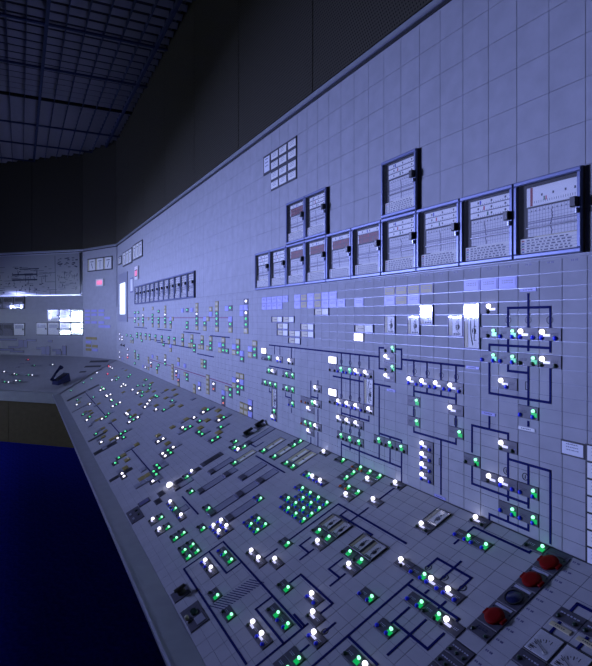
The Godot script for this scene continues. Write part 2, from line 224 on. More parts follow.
func frame_mesh(w: float, h: float, t: float, d: float) -> Mesh:   # hollow rectangular frame, outer size w x h
	var key := "f%.4f %.4f %.4f %.4f" % [w, h, t, d]
	if not shapes.has(key):
		var st := begin()
		add_cbox(st, Vector3(0, h / 2 - t / 2, 0), w, t, d, t * .2); add_cbox(st, Vector3(0, -h / 2 + t / 2, 0), w, t, d, t * .2)
		add_cbox(st, Vector3(w / 2 - t / 2, 0, 0), t, h - 2 * t, d, t * .2); add_cbox(st, Vector3(-w / 2 + t / 2, 0, 0), t, h - 2 * t, d, t * .2)
		shapes[key] = st.commit()
	return shapes[key]

func mat(c: Color, rough := .6, metal := 0.0) -> StandardMaterial3D:
	var m := StandardMaterial3D.new(); m.albedo_color = c; m.roughness = rough; m.metallic = metal
	return m

func glow(c: Color, e: float, base := Color(.8, .8, .8)) -> StandardMaterial3D:
	var m := mat(base, .3); m.emission_enabled = true; m.emission = c; m.emission_energy_multiplier = e
	return m

func speckled(c: Color, amount: float, rough: float, scale := 3.0) -> StandardMaterial3D:
	var m := mat(c, rough)
	var nz := FastNoiseLite.new(); nz.seed = 7; nz.frequency = .02; nz.fractal_octaves = 4
	var t := NoiseTexture2D.new(); t.width = 256; t.height = 256; t.seamless = true; t.noise = nz
	var g := Gradient.new(); g.set_color(0, Color(1 - amount, 1 - amount, 1 - amount)); g.set_color(1, Color(1, 1, 1)); t.color_ramp = g
	m.albedo_texture = t; m.uv1_triplanar = true; m.uv1_world_triplanar = true; m.uv1_scale = Vector3.ONE * scale
	return m

func pic(m_rough: float, img: Image) -> StandardMaterial3D:
	var m := mat(Color.WHITE, m_rough); m.albedo_texture = ImageTexture.create_from_image(img); return m

func materials():
	M.tile = speckled(Color(.70, .705, .72), .07, .75, 1.7); M.tile.metallic_specular = .25
	M.joint = mat(Color(.38, .39, .43), .33, .7)
	M.plate = speckled(Color(.29, .285, .335), .10, .5, 9.0)
	M.lav = mat(Color(.62, .62, .86), .45)
	M.yel = mat(Color(.62, .56, .27), .5)
	M.line = mat(Color(.045, .085, .36), .7); M.line.metallic_specular = .2
	M.red_line = mat(Color(.50, .16, .36), .5)
	M.blue = mat(Color(.05, .16, .95), .3)
	M.dark_green = mat(Color(.03, .16, .11), .3)
	M.black = mat(Color(.03, .03, .04), .35)
	M.orange = mat(Color(.80, .38, .04), .3)
	M.white_lamp = glow(Color(.93, .92, 1.0), 3.2)
	M.white_glare = glow(Color(.80, .80, 1.0), .8)  # glow that draws the glare beside white lamps
	M.green_lamp = glow(Color(.58, 1.0, .76), 1.9)
	M.green_window = glow(Color(.03, .80, .38), .6, Color(.05, .5, .25))
	M.far_green = glow(Color(.25, .95, .55), 1.3)
	M.red_lamp = glow(Color(1.0, .10, .16), 4.0)
	M.amber_lamp = glow(Color(1.0, .45, .12), 1.0)
	M.sign = glow(Color(.93, .92, 1.0), 3.5)
	M.lit_panel = glow(Color(.86, .93, 1.0), 1.6)
	M.flood = glow(Color(.63, .68, 1.0), 40.0)
	M.white_flood = glow(Color(.86, .93, 1.0), 20.0)
	M.red_digit = glow(Color(1.0, .10, .34), 1.2)
	M.print = mat(Color(.16, .17, .26), .6)
	M.pale_print = mat(Color(.66, .67, .74), .6)
	M.frame_blue = mat(Color(.40, .43, .56), .4, .35)
	M.case_dark = mat(Color(.11, .10, .10), .6)
	M.case_side = mat(Color(.22, .20, .17), .6)
	M.latch = mat(Color(.07, .07, .09), .4)
	M.bezel = mat(Color(.13, .13, .16), .45)
	M.bezel_lav = mat(Color(.36, .36, .52), .45)
	M.cream = mat(Color(.74, .71, .56), .5)
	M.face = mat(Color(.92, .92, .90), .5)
	M.grey_blank = speckled(Color(.60, .61, .66), .12, .4, 9.0)
	M.lip = speckled(Color(.60, .62, .635), .08, .42, 1.2)
	M.desk_front = speckled(Color(.42, .385, .29), .12, .8, 2.0); M.desk_front.metallic_specular = .2
	M.alu = mat(Color(.72, .73, .78), .32, .85)
	M.fascia = fascia_material()
	M.groove = mat(Color(.06, .06, .07), .8)
	M.carpet = speckled(Color(.16, .20, .72), .30, 1.0, 4.0); M.carpet.metallic_specular = 0.0
	M.paint = speckled(Color(.24, .23, .22), .08, .8, .8)
	M.louvre = speckled(Color(.70, .69, .72), .06, .6, 2.0)
	M.runner = mat(Color(.17, .21, .36), .7, 0.0)
	M.void_board = mat(Color(.22, .22, .25), .9)
	M.red_cap = mat(Color(.46, .01, .015), .6); M.red_cap.metallic_specular = .2
	M.blue_lens = mat(Color(.06, .09, .26), .3)
	M.phone = mat(Color(.09, .12, .30), .25)
	M.steel = mat(Color(.5, .5, .52), .35, .7)
	var g := mat(Color(1, 1, 1, .015), .03); g.transparency = BaseMaterial3D.TRANSPARENCY_ALPHA; M.glass = g
	var rng := RandomNumberGenerator.new(); rng.seed = 11
	for k in 4: M["chart%d" % k] = pic(.6, chart_image(rng))
	for k in 3: M["scale%d" % k] = pic(.5, scale_image(rng, k))
	for k in 3: M["card%d" % k] = pic(.6, card_image(rng, k))
	M.mimic = pic(.10, mimic_image(rng))
	var wave := FastNoiseLite.new(); wave.seed = 3; wave.frequency = .006; wave.fractal_octaves = 2     # the sheet does not lie quite flat
	var wt := NoiseTexture2D.new(); wt.width = 256; wt.height = 128; wt.noise = wave; wt.as_normal_map = true; wt.bump_strength = 4.0
	M.mimic.normal_enabled = true; M.mimic.normal_texture = wt; M.mimic.normal_scale = .3; M.mimic.metallic_specular = .35
	M.dial = pic(.5, dial_image())

func fascia_material() -> StandardMaterial3D:
	var im := Image.create(64, 64, false, Image.FORMAT_RGB8); im.fill(Color(1, 1, 1))
	for y in 4:
		for x in 4: im.fill_rect(Rect2i(x * 16 + (8 if y % 2 else 0) % 64, y * 16, 7, 7), Color(.45, .45, .45))
	var m := mat(Color(.305, .295, .25), .8); m.metallic_specular = .12; m.albedo_texture = ImageTexture.create_from_image(im)
	m.uv1_triplanar = true; m.uv1_world_triplanar = true; m.uv1_scale = Vector3.ONE * 14.0
	return m

func chart_image(rng) -> Image:
	var im := Image.create(160, 96, false, Image.FORMAT_RGB8); im.fill(Color(.90, .90, .90))
	for x in range(0, 160, 10): im.fill_rect(Rect2i(x, 0, 1, 96), Color(.52, .53, .58))
	for y in range(0, 96, 12): im.fill_rect(Rect2i(0, y, 160, 1), Color(.58, .58, .62))
	for x in range(12, 150, 14): im.fill_rect(Rect2i(x, 8, 3, 5), Color(.2, .2, .25))
	var tx: float = rng.randf_range(40, 90)
	for y in range(14, 96):
		tx += rng.randf_range(-1.2, 1.25)
		im.fill_rect(Rect2i(int(tx), y, 3, 1), Color(.12, .12, .22))
	im.fill_rect(Rect2i(0, 44, 160, 2), Color(.36, .36, .42)); im.fill_rect(Rect2i(0, 50, 160, 3), Color(.48, .48, .55))
	return im

func scale_image(rng, kind: int) -> Image:
	var im := Image.create(160, 48, false, Image.FORMAT_RGB8); im.fill(Color(.96, .96, .94))
	if kind == 0:      # one tall scale with a red band
		im.fill_rect(Rect2i(12, 0, 8, 48), Color(.55, .05, .08))
		for x in range(26, 158, 7): im.fill_rect(Rect2i(x, 36, 1, 6), Color(.1, .1, .15))
		for x in [48, 84, 122, 150]: im.fill_rect(Rect2i(x, 20, 5, 6), Color(.1, .1, .15))
		im.fill_rect(Rect2i(56, 28, 4, 10), Color(.05, .4, .2)); im.fill_rect(Rect2i(62, 28, 4, 10), Color(.75, .1, .1))
	else:
		for b in 3:
			im.fill_rect(Rect2i(0, b * 16 + 14, 160, 2), Color(.14, .14, .18))
			if kind == 2 and b > 0: im.fill_rect(Rect2i(6, b * 16, 154, 14), Color(.48, .06, .06))
			for x in range(14, 156, 9): im.fill_rect(Rect2i(x, b * 16 + 10, 1, 4), Color(.1, .1, .15))
			for x in [30, 84, 138]: im.fill_rect(Rect2i(x, b * 16 + 4, 6, 5), Color(.1, .1, .15))
			var px: int = rng.randi_range(30, 120)
			im.fill_rect(Rect2i(px, b * 16 + 2, 6, 10), [Color(.1, .2, .7), Color(.7, .08, .1), Color(.05, .35, .25)][b])
	return im

func card_image(rng, kind: int) -> Image:
	var im := Image.create(128, 64, false, Image.FORMAT_RGB8); im.fill(Color(.93, .93, .90))
	if kind == 2: im.fill(Color(.90, .91, .93))
	var rows := 5 if kind == 0 else 3
	for r in rows:
		var x := 16 if kind == 0 else 26
		if kind == 0: im.fill_rect(Rect2i(4, 6 + r * 12, 6, 6), [Color(.6, .1, .12), Color(.1, .15, .5), Color(.05, .4, .3), Color(.5, .1, .4), Color(.2, .3, .6)][r])
		while x < (112 if kind == 0 else 96):
			var w: int = rng.randi_range(3, 9)
			im.fill_rect(Rect2i(x, 6 + r * (12 if kind == 0 else 15), w, 5), Color(.30, .31, .40)); x += w + 4
		if kind == 0: im.fill_rect(Rect2i(0, 14 + r * 12, 128, 1), Color(.55, .56, .62))
	return im

func mimic_image(rng) -> Image:
	var im := Image.create(640, 256, false, Image.FORMAT_RGB8); im.fill(Color(.60, .61, .62))
	var ink := Color(.20, .22, .30)
	im.fill_rect(Rect2i(520, 10, 2, 240), ink)
	for k in 110:
		var x: int = rng.randi_range(4, 500); var y: int = rng.randi_range(70, 240)
		if rng.randf() < .5: im.fill_rect(Rect2i(x, y, rng.randi_range(8, 60), 2), ink)
		else: im.fill_rect(Rect2i(x, y, 2, rng.randi_range(8, 50)), ink)
	for k in 60: im.fill_rect(Rect2i(rng.randi_range(4, 500), rng.randi_range(60, 240), rng.randi_range(4, 12), rng.randi_range(4, 9)), ink)
	for b in [[300, 118, 130, 9], [300, 152, 130, 9], [0, 150, 200, 20], [120, 60, 90, 8], [340, 84, 100, 6]]: im.fill_rect(Rect2i(b[0], b[1], b[2], b[3]), ink)
	for bx in 3:
		for k in 14: im.fill_rect(Rect2i(530 + bx * 36 + rng.randi_range(0, 20), 24 + rng.randi_range(0, 60), rng.randi_range(3, 12), 4), ink)
	for k in 30:
		im.fill_rect(Rect2i(528 + rng.randi_range(0, 80), 100 + rng.randi_range(0, 120), rng.randi_range(6, 30), 2), ink)
		im.fill_rect(Rect2i(528 + rng.randi_range(0, 100), 100 + rng.randi_range(0, 110), 2, rng.randi_range(5, 20)), ink)
	return im

func dial_image() -> Image:                        # printed quarter scale of a panel meter
	var im := Image.create(96, 96, false, Image.FORMAT_RGB8); im.fill(Color(.80, .81, .82))
	var ink := Color(.06, .07, .12)
	for k in 11:
		var t := deg_to_rad(205.0 - 115.0 * k / 10.0)
		var len := 13 if k % 2 == 0 else 7
		for e in len:
			var p := Vector2(66, 76) + Vector2(cos(t), -sin(t)) * (54.0 - e)
			im.fill_rect(Rect2i(int(p.x), int(p.y), 3 if k % 2 == 0 else 2, 3 if k % 2 == 0 else 2), ink)
	for r in 3: im.fill_rect(Rect2i(8, 74 + r * 6, 30 - r * 6, 3), ink)
	return im

# ------------------------------------------------------------------ light
func flood_light(label: String, at: Vector3, aim: Vector3, w: float, h: float, y: float, energy: float, tint: Color, panel: Material, added_vane: float, added_shield: float):
	# a long floodlight with added shields and vanes on two stands, off to the side of the room; mirrored in the glass of the instruments
	var dir := (aim - at).normalized()
	var u := Vector3.UP.cross(dir).normalized()
	var xf := Transform3D(Basis(u, Vector3.UP, dir), at)
	var t := thing("flood_light", label, "lamp", xf)
	var housing := begin()
	add_cbox(housing, Vector3(0, y, -.14), w + .08, h + .08, .10, .004)
	part(t, "housing", housing.commit(), M.bezel)
	part(t, "lamp_panel", cbox(w, h, .02, .002), panel, Vector3(0, y, -.04))
	for s in [-1, 1]:
		part(t, "added_shield", cbox(w + .08, .01, added_shield, .001), M.black, Vector3(0, y + s * (h / 2 + .02), -.04))  # shields added to narrow the beam up and down
		part(t, "added_shield", cbox(.01, h + .06, added_vane + .01, .001), M.black, Vector3(s * (w / 2 + .035), y, -.04))
		part(t, "stand", cbox(.05, y, .05, .004), M.bezel, Vector3(s * w * .4, y / 2, -.12))
		part(t, "foot", cbox(.4, .03, .4, .004), M.bezel, Vector3(s * w * .4, .015, -.3))
	for k in range(1, int(w / .29)): part(t, "added_vane", cbox(.004, h, added_vane, .0005), M.black, Vector3(w * (k / float(int(w / .29)) - .5), y, .01))  # vanes added to cut the light sideways
	var a := AreaLight3D.new(); a.name = "area_light"; t.add_child(a)
	a.area_size = Vector2(w, h); a.light_energy = energy; a.light_color = tint
	a.shadow_enabled = true; a.area_range = 60.0; a.area_attenuation = 2.0
	a.position = Vector3(0, y, -.01); a.rotation.y = PI

# ------------------------------------------------------------------ setting
func floor_and_walls():
	var f := structure("floor")
	part(f, "carpet", prism([Vector2(1.7, 3.2), Vector2(1.7, -9.9), Vector2(1.3, -11.1), Vector2(-8.3, -20.6), Vector2(-13.2, -20.6), Vector2(-13.2, 3.2)], -.1, 0.0), M.carpet)
	for w in [["wall_right", WALL, -3.2, 9.96], ["wall_corner", FACET, 0.0, 1.16], ["wall_back", BACK, 0.0, 13.0]]:
		var o := structure(w[0], w[1])
		var mid: float = -(w[2] + w[3]) / 2.0; var len: float = w[3] - w[2]
		part(o, "backing", cbox(len + (.10 if w[0] == "wall_corner" else 0.0), 5.4, .2, 0.0), M.joint, Vector3(mid, .72, -.2012))
		if w[0] != "wall_right":
			part(o, "instrument_panel", cbox(len, 1.963, .002, .0005), M.tile, Vector3(mid, .2495, -.001))
		var n: int = maxi(1, roundi(len / 1.22)); var pw := len / n
		for k in n:
			part(o, "fascia_panel", cbox(pw - .006, 1.86, .012, .002), M.fascia, Vector3(-(w[2] + pw * (k + .5)), 2.215, -.001))
	var k := 1
	for w in [[WALL, -3.2, 9.965], [FACET, -.004, 1.163], [BACK, -.002, 13.0]]:
		var t := structure("trim_%d" % k, w[0]); k += 1
		var mid: float = -(w[1] + w[2]) / 2.0; var len: float = w[2] - w[1]
		part(t, "groove", cbox(len, .012, .004, .0005), M.groove, Vector3(mid, 1.238, -.001))
		part(t, "rail", cbox(len, .010, .014, .002), M.alu, Vector3(mid, 1.249, -.001))
		part(t, "cap_strip", cbox(len, .026, .008, .001), M.lip, Vector3(mid, 1.268, -.001))
		part(t, "top_groove", cbox(len, .006, .005, .0005), M.groove, Vector3(mid, 1.284, -.001))
	for w in [["wall_left", Vector3(-13.1, 2.6, -8.7), Vector3(.2, 5.4, 24)], ["wall_far", Vector3(-10.7, 2.6, -20.5), Vector3(5.2, 5.4, .2)], ["wall_rear", Vector3(-5.7, 2.6, 3.1), Vector3(14.8, 5.4, .2)]]:
		var o := structure(w[0], Transform3D(Basis(), w[1]))
		part(o, "wall_surface", cbox(w[2].x, w[2].y, w[2].z, 0.0), M.paint, Vector3(0, 0, -w[2].z / 2))

func xmax(s: float) -> float:                      # where the wall stands, s metres down the room
	if s < 9.96: return 1.49
	if s < 11.03: return 1.49 - (s - 9.96) * .4142
	return 1.046 - (s - 11.03)

func smax(x: float) -> float:
	if x > 1.49: return 9.9
	if x > 1.056: return 9.95 + (1.49 - x) / .4142
	return 11.02 + (1.046 - x)

func ceiling():
	var o := structure("ceiling")
	var y := CY + 3.01
	part(o, "slab", prism([Vector2(1.7, 3.2), Vector2(1.7, -9.9), Vector2(1.3, -11.1), Vector2(-8.3, -20.6), Vector2(-13.2, -20.6), Vector2(-13.2, 3.2)], y + .20, y + .30), M.void_board)
	var p := 1.115; var cell := p / 6.0
	# main runners along the room and runners across it
	for i in range(0, 10):
		var x := 1.365 - p * i
		part(o, "runner", cbox(.034, .06, smax(x) + 3.0, .002), M.runner, Vector3(x, y + .02, -smax(x)))
	for j in range(-7, 13):
		var s := 6.25 + p * j
		var x1 := xmax(s)
		var thick := .034 if j != 2 else .03
		part(o, "cross_runner", cbox(x1 + 9.0, .02 if j != 2 else .05, thick, .002), M.runner if j != 2 else M.groove, Vector3((x1 - 9.0) / 2.0, y + .0 if j != 2 else y + .03, -s))
	# louvre slats, one for each panel width, and thin blades along the room
	var rest := begin(); var count := 0
	var tilt := Basis(Vector3(1, 0, 0), deg_to_rad(48.0))
	for j in range(-42, 72):
		var s := 6.25 + cell * (j + .5)
		for i in range(-1, 9):
			var x1: float = minf(1.365 - p * i - .017, xmax(s)); var x0: float = 1.365 - p * (i + 1) + .017
			if i == -1: x0 = 1.382
			if x1 - x0 < .04: continue
			if s < -2.8: continue
			var c := Vector3((x0 + x1) / 2, y + .055, -s)
			if i <= 1 and s > 4.3 and s < 12.6 and count < 290:
				part(o, "louvre_slat", cbox(x1 - x0, .068, .004, .0005), M.louvre, c, tilt); count += 1
			else:
				rest_slat(rest, c, x1 - x0, tilt)
	var r := part(o, "louvre_field", rest.commit(), M.louvre); r.set_meta("kind", "stuff")
	for i in range(0, 54):
		var x := 1.365 - cell * i
		if i % 6 == 0: continue
		part(o, "blade", cbox(.006, .07, smax(x) + 3.0, .0005), M.runner, Vector3(x, y + .035, -smax(x)))

func rest_slat(st: SurfaceTool, c: Vector3, w: float, b: Basis):
	var x := Vector3(w / 2, 0, 0); var v := b * Vector3(0, .034, 0); var n := b * Vector3(0, 0, .004)
	quad(st, c - x - v + n, c + x - v + n, c + x + v + n, c - x + v + n)
	quad(st, c + x - v, c - x - v, c - x + v, c + x + v)

func seg(a: Vector3, b: Vector3, k: float) -> Vector3: return a + (b - a) * k

func desks():
	var o := Vector3(1.0, 0, -4)
	var t := thing("control_desk", "long sloping grey mosaic control desk running along the instrument wall", "desk", Transform3D(Basis(), o))
	var yi := .8266; var yj := 1.2797; var g := Vector3(0, -.05, 0)
	var top := [Vector3(.563, yi, 3), Vector3(1.495, yj, 3), Vector3(1.495, yj, -9.955), Vector3(.563, yi, -9.33)]
	part(t, "sloping_board", slab(top, g, o), M.joint)
	var lip := [Vector3(.45, .828, 3), Vector3(.562, .828, 3), Vector3(.562, .828, -9.325), Vector3(.45, .828, -9.27)]
	var under := [Vector3(.545, .673, 3), Vector3(.64, .673, 3), Vector3(.64, .673, -9.25), Vector3(.545, .673, -9.22)]
	var lo := [Vector3(.451, .812, 3), Vector3(.562, .812, 3), Vector3(.562, .812, -9.325), Vector3(.451, .812, -9.27)]
	part(t, "hand_rest", hexa((lo + lip).map(func(v): return v - o)), M.lip)
	part(t, "under_rail", hexa((under + lo).map(func(v): return v - o)), M.desk_front)
	part(t, "edge_strip", slab([Vector3(.446, .831, 3), Vector3(.456, .831, 3), Vector3(.456, .831, -9.272), Vector3(.446, .831, -9.268)], Vector3(0, -.012, 0), o), M.alu)
	part(t, "front_panel", slab([Vector3(.80, .80, 3), Vector3(.83, .80, 3), Vector3(.83, .80, -9.35), Vector3(.80, .80, -9.34)], Vector3(0, -.80, 0), o), M.desk_front)
	# wedge that closes the corner in front of the narrow wall
	var fr := Vector3(.53, .826, -9.335)
	var a := CORNER_A + Vector3(-.006, -.719, .0); var b := CORNER_B + Vector3(0, -.719, .006)
	var c := thing("corner_desk", "wedge-shaped grey desk section in front of the narrow corner panel", "desk", Transform3D(Basis(), Vector3(fr.x, 0, fr.z)))
	var oc := Vector3(fr.x, 0, fr.z)
	part(c, "sloping_board", slab([fr, a, b, fr + Vector3(-.02, 0, -.02)], g, oc), M.tile)
	for k in 3:
		var q := .22 + .1 * k
		var p0 := seg(seg(b, a, .35), fr, .42 - k * .16); var p1 := seg(seg(b, a, .85), fr, .36 - k * .16)
		if k == 0: p1 = seg(p0, p1, .5)
		var dd := seg(p0, fr, .06) - p0
		part(c, "dark_inlay", slab([p0 + dd, p1 + dd, p1, p0].map(func(v): return v + Vector3(0, .004, 0)), Vector3(0, -.003, 0), oc), M.bezel)
	# desk along the back wall
	var ub := along(45.0); var nb := BACK.basis.z
	var far := 9.0
	var d := thing("control_desk", "sloping grey control desk along the dim back wall under the flow diagram", "desk", Transform3D(Basis(), CORNER_B + Vector3(0, -CY, 0) + nb))
	var od := d.position
	var f0 := Vector3(.52, .828, -9.33); var i0 := f0 - nb * .13
	var b0 := CORNER_B + Vector3(0, -.719, 0) + nb * .006
	part(d, "sloping_board", slab([i0 + ub * far, i0, b0, b0 + ub * (far - .4)], g, od), M.tile)
	part(d, "hand_rest", slab([f0 + ub * far, f0, i0, i0 + ub * far], Vector3(0, -.155, 0), od), M.lip)
	part(d, "edge_strip", slab([f0 + nb * .004 + ub * far, f0 + nb * .004, f0 - nb * .006, f0 - nb * .006 + ub * far].map(func(v): return v + Vector3(0, .003, 0)), Vector3(0, -.012, 0), od), M.lip)
	for k in 7:
		var p0 := f0 - nb * .06 + ub * (-.28 + 1.3 * k + .004); var p1 := p0 + ub * 1.292
		part(d, "front_panel", slab([p1, p0, p0 - nb * .02, p1 - nb * .02].map(func(v): return Vector3(v.x, .672, v.z)), Vector3(0, -.672, 0), od), M.desk_front)

func slab(top: Array, g: Vector3, o: Vector3) -> Mesh:
	var p := []
	for v in top: p.append(v + g - o)
	for v in top: p.append(v - o)
	return hexa(p)

func fill_cells(c: int, r: int, w: int, h: int, surf: String):
	for i in w:
		for j in h: occupied[[surf, c + i, r + j]] = true

func wall_tiles():
	for k in WM: for m in WM[k]: fill_cells(m[0], m[1], 1, 1, "W")
	for m in LEG: fill_cells(m[0], m[1], 1, 1, "W")
	for m in GA: fill_cells(m[0], m[1], m[2], m[3], "W")
	for m in WIDE: fill_cells(m[0], m[1], m[2], 1, "W")
	for m in SIGN: fill_cells(m[0], m[1], 1, 1, "W")
	for m in STK: fill_cells(m[0], m[1], 1, 1, "W")
	fill_cells(-3, 11, 1, 1, "W"); fill_cells(-5, 11, 2, 8, "W")
	part(get_node("wall_right"), "filler_strip", cbox(13.1, .0072, .0022, .0005), M.tile, Vector3(-3.4, .1891, -.0012))
	var list := []
	for c in range(-26, 102):
		for r in range(-2, 19):
			if occupied.has(["W", c, r]): continue
			var p := wpos(c + .5, r + .5)
			list.append([p, TW - .0016, TH - .0011])
	for k in range(-16, 67):
		for j in 8:
			var s := 1.345 + .1271 * (k + .5)
			if s > 9.92: continue
			list.append([Vector3(-s, 1.231 - .1297 * (j + .5), 0), .1271 - .0013, .1297 - .0011])
	tile_parts(get_node("wall_right"), list, WALL, M.tile, Vector3.ZERO)

func desk_tiles():
	for k in DM: for m in DM[k]: fill_cells(m[0], m[1], 1, 1, "D")
	for m in DS: fill_cells(m[0], m[1], 1, m[2], "D")
	for m in DG: fill_cells(m[0], m[1], m[2], m[3], "D")
	for m in FAR: fill_cells(m[0], m[1], 1, 1, "D")
	for q in [[-3, 0, 1, 9], [-7, 4, 3, 1], [-7, 6, 3, 3], [-3, 10, 1, 3]]: fill_cells(q[0], q[1], q[2], q[3], "D")
	var list := []
	for c in range(-44, 108):
		for r in 24:
			if occupied.has(["D", c, r]): continue
			var p := dpos(c + .5, r + .5)
			if -p.x > 9.94 + p.y / 1.041 * .64 - .06: continue
			list.append([p, DW - .0009, DH - .0008])
	var desk := get_node("control_desk")
	tile_parts(desk, list, DESK, M.tile, desk.position)

func tile_parts(parent: Node3D, list: Array, frame: Transform3D, m: Material, origin: Vector3):
	var eye := Vector3(0, CY, 0)
	var fw := Vector3(sin(deg_to_rad(YAW)), 0, -cos(deg_to_rad(YAW)))
	for t in list:
		var p: Vector3 = frame * t[0] - eye
		var z := p.dot(fw)
		var px := 296.0 + 556.0 * p.dot(Vector3(cos(deg_to_rad(YAW)), 0, sin(deg_to_rad(YAW)))) / maxf(z, .01)
		var py := 318.0 - 556.0 * p.y / maxf(z, .01)
		var seen := z > .2 and px > -20 and px < 605 and py > -20 and py < 690
		t.append(t[1] * t[2] * absf(p.normalized().dot(frame.basis.z)) / p.length_squared() if seen else 0.0)
	list.sort_custom(func(a, b): return a[3] > b[3])
	var rest := begin()
	var loc := parent.transform.affine_inverse() * frame
	for i in list.size():
		var t = list[i]
		if i < 300 and t[3] > 0.0:
			part(parent, "tile", cbox(t[1], t[2], .0022, .0007), m, loc * (t[0] + Vector3(0, 0, -.0012)), loc.basis)
		else:
			var x: float = t[1] / 2; var y: float = t[2] / 2; var p: Vector3 = t[0]
			var q := [Vector3(-x, -y, .001), Vector3(x, -y, .001), Vector3(x, y, .001), Vector3(-x, y, .001)].map(func(v): return loc * (v + p))
			quad(rest, q[0], q[1], q[2], q[3])
			var dz: Vector3 = loc.basis * Vector3(0, 0, -.0015)
			for e in 4: quad(rest, q[e] + dz, q[(e + 1) % 4] + dz, q[(e + 1) % 4], q[e])
	var r := part(parent, "tile_field", rest.commit(), m); r.set_meta("kind", "stuff")

# ------------------------------------------------------------------ chart recorders
const RW = .2541
const RH = .2594
func recorder(frame: Transform3D, p: Vector3, kind: int, label: String, group: String, w := RW, h := RH, k := 0):
	var t := thing("chart_recorder", label, "recorder", on(frame, p), group)
	part(t, "case", frame_mesh(w - .003, h - .003, .007, .012), M.case_side)
	part(t, "back_plate", cbox(w - .018, h - .018, .003, 0.0), M.case_dark)
	part(t, "door_frame", frame_mesh(w - .003, h - .003, .015, .008), M.frame_blue, Vector3(0, 0, .0121))
	var x := .014
	var scale_h := h * (.24 if kind == 0 else .26)
	part(t, "scale_plate", cbox(w * .74, scale_h, .005, .001), M["scale%d" % clampi(kind, 0, 2)], Vector3(x, h * .27, .0035))
	part(t, "chart_paper", cbox(w * .72, h * .36, .003, .0005), M["chart%d" % (k % 4)], Vector3(x, -.012, .0035))
	part(t, "guide_bar", cbox(w * .76, .006, .006, .002), M.steel, Vector3(x, -.03, .0035))
	part(t, "chart_drum", cbox(w * .62, h * .10, .002, .0005), M.cream if k % 3 == 0 else M.face, Vector3(x + .012, -h * .20, .0035))
	part(t, "label_card", cbox(w * .85, h * .19, .006, .001), M.card0, Vector3(.002, -h * .335, .0035))
	part(t, "glass_pane", cbox(w - .031, h - .031, .0015, .0003), M.glass, Vector3(0, 0, .0135))
	var l := part(t, "latch", cbox(.020, .030, .016, .002), M.latch, Vector3(w / 2 - .018, .022, .0202))
	part(l, "catch", cbox(.006, .016, .010, .001), M.alu, Vector3(.006, -.026, -.001))

func recorders():
	var y := .193 + RH / 2
	var kinds := [0, 1, 1, 1, 2, 2, 2, 2, 1, 1]
	var names := ["square glass-doored chart recorder with one tall red-banded scale, ending the long row",
		"glass-doored chart recorder with white scales, %s from the red-banded end recorder",
		"glass-doored chart recorder with dark red strips, %s from the red-banded end recorder"]
	for i in 10:
		recorder(WALL, Vector3(-(1.345 - RW / 2 + RW * i), y, 0), kinds[i], names[kinds[i]] % NTH[i] if i else names[0], "" if kinds[i] == 0 else ["", "white-scaled recorders in the long row", "red-scaled recorders in the long row"][kinds[i]], RW, RH, i)
	recorder(WALL, Vector3(-(1.345 - RW / 2 + RW * 3), y + RH, 0), 1, "single glass-doored chart recorder mounted alone above the long row", "", RW, RH, 2)
	recorder(WALL, Vector3(-(1.345 - RW / 2 + RW * 6), y + RH, 0), 1, "white-scaled chart recorder of the pair mounted above the long row", "", RW, RH, 1)
	recorder(WALL, Vector3(-(1.345 - RW / 2 + RW * 7), y + RH, 0), 2, "red-scaled chart recorder of the pair mounted above the long row", "", RW, RH, 3)
	for i in 12:
		recorder(WALL, Vector3(-(5.157 + RW / 2 + RW * i), y, 0), 1, "dark recorder in the row of twelve by the corner, %s toward the glowing panel" % NTH[i + 1], "recorders in the distant row of twelve", RW, RH, i)

# ------------------------------------------------------------------ control modules
const LOOK = {"w": "white-lamp", "g": "green-lamp", "n": "unlit"}
const BUT = {"b": "blue", "d": "dark-green", "k": "black", "o": "amber", "n": ""}
const WORD = ["none", "one", "two", "three", "four", "five", "six", "seven", "eight", "nine", "ten", "eleven", "twelve", "thirteen", "fourteen", "fifteen", "sixteen", "seventeen", "eighteen", "nineteen", "twenty"]
const NTH = ["", "first", "second", "third", "fourth", "fifth", "sixth", "seventh", "eighth", "ninth", "tenth", "eleventh", "twelfth"]
func look(t: String) -> String:
	var n := int(t[2])
	var s: String = LOOK[t[0]] + " tile"
	if n == 1: s += " with one %s button" % BUT[t[3]]
	if n == 2: s += " with two %s buttons" % BUT[t[3]]
	if n == 0: s += " without buttons"
	return s

func rank(list: Array, m: Array) -> String:        # which row of its cluster, which one in that row
	var rows := {}; var along_row := []
	for q in list:
		rows[q[1]] = true
		if q[1] == m[1]: along_row.append(q[0])
	var r := rows.keys(); r.sort(); along_row.sort()
	return ", row %s, %s toward corner" % [WORD[r.find(m[1]) + 1], NTH[along_row.find(m[0]) + 1]]

func lettering(parent: Node, w: float, h: float, rows: int, m: Material, at: Vector3, n := 4):
	var key := "t%.4f %.4f %d %d" % [w, h, rows, n]
	if not shapes.has(key):
		var st := begin(); var rng := RandomNumberGenerator.new(); rng.seed = hash(key)
		for r in rows:
			var x := -w / 2
			for k in n:
				var ww: float = w / n * rng.randf_range(.45, .8)
				add_cbox(st, Vector3(x + ww / 2, (rows - 1) * h * .5 - r * h, 0), ww, h * .5, .0004, 0.0); x += w / n
		shapes[key] = st.commit()
	part(parent, "lettering", shapes[key], m, at)

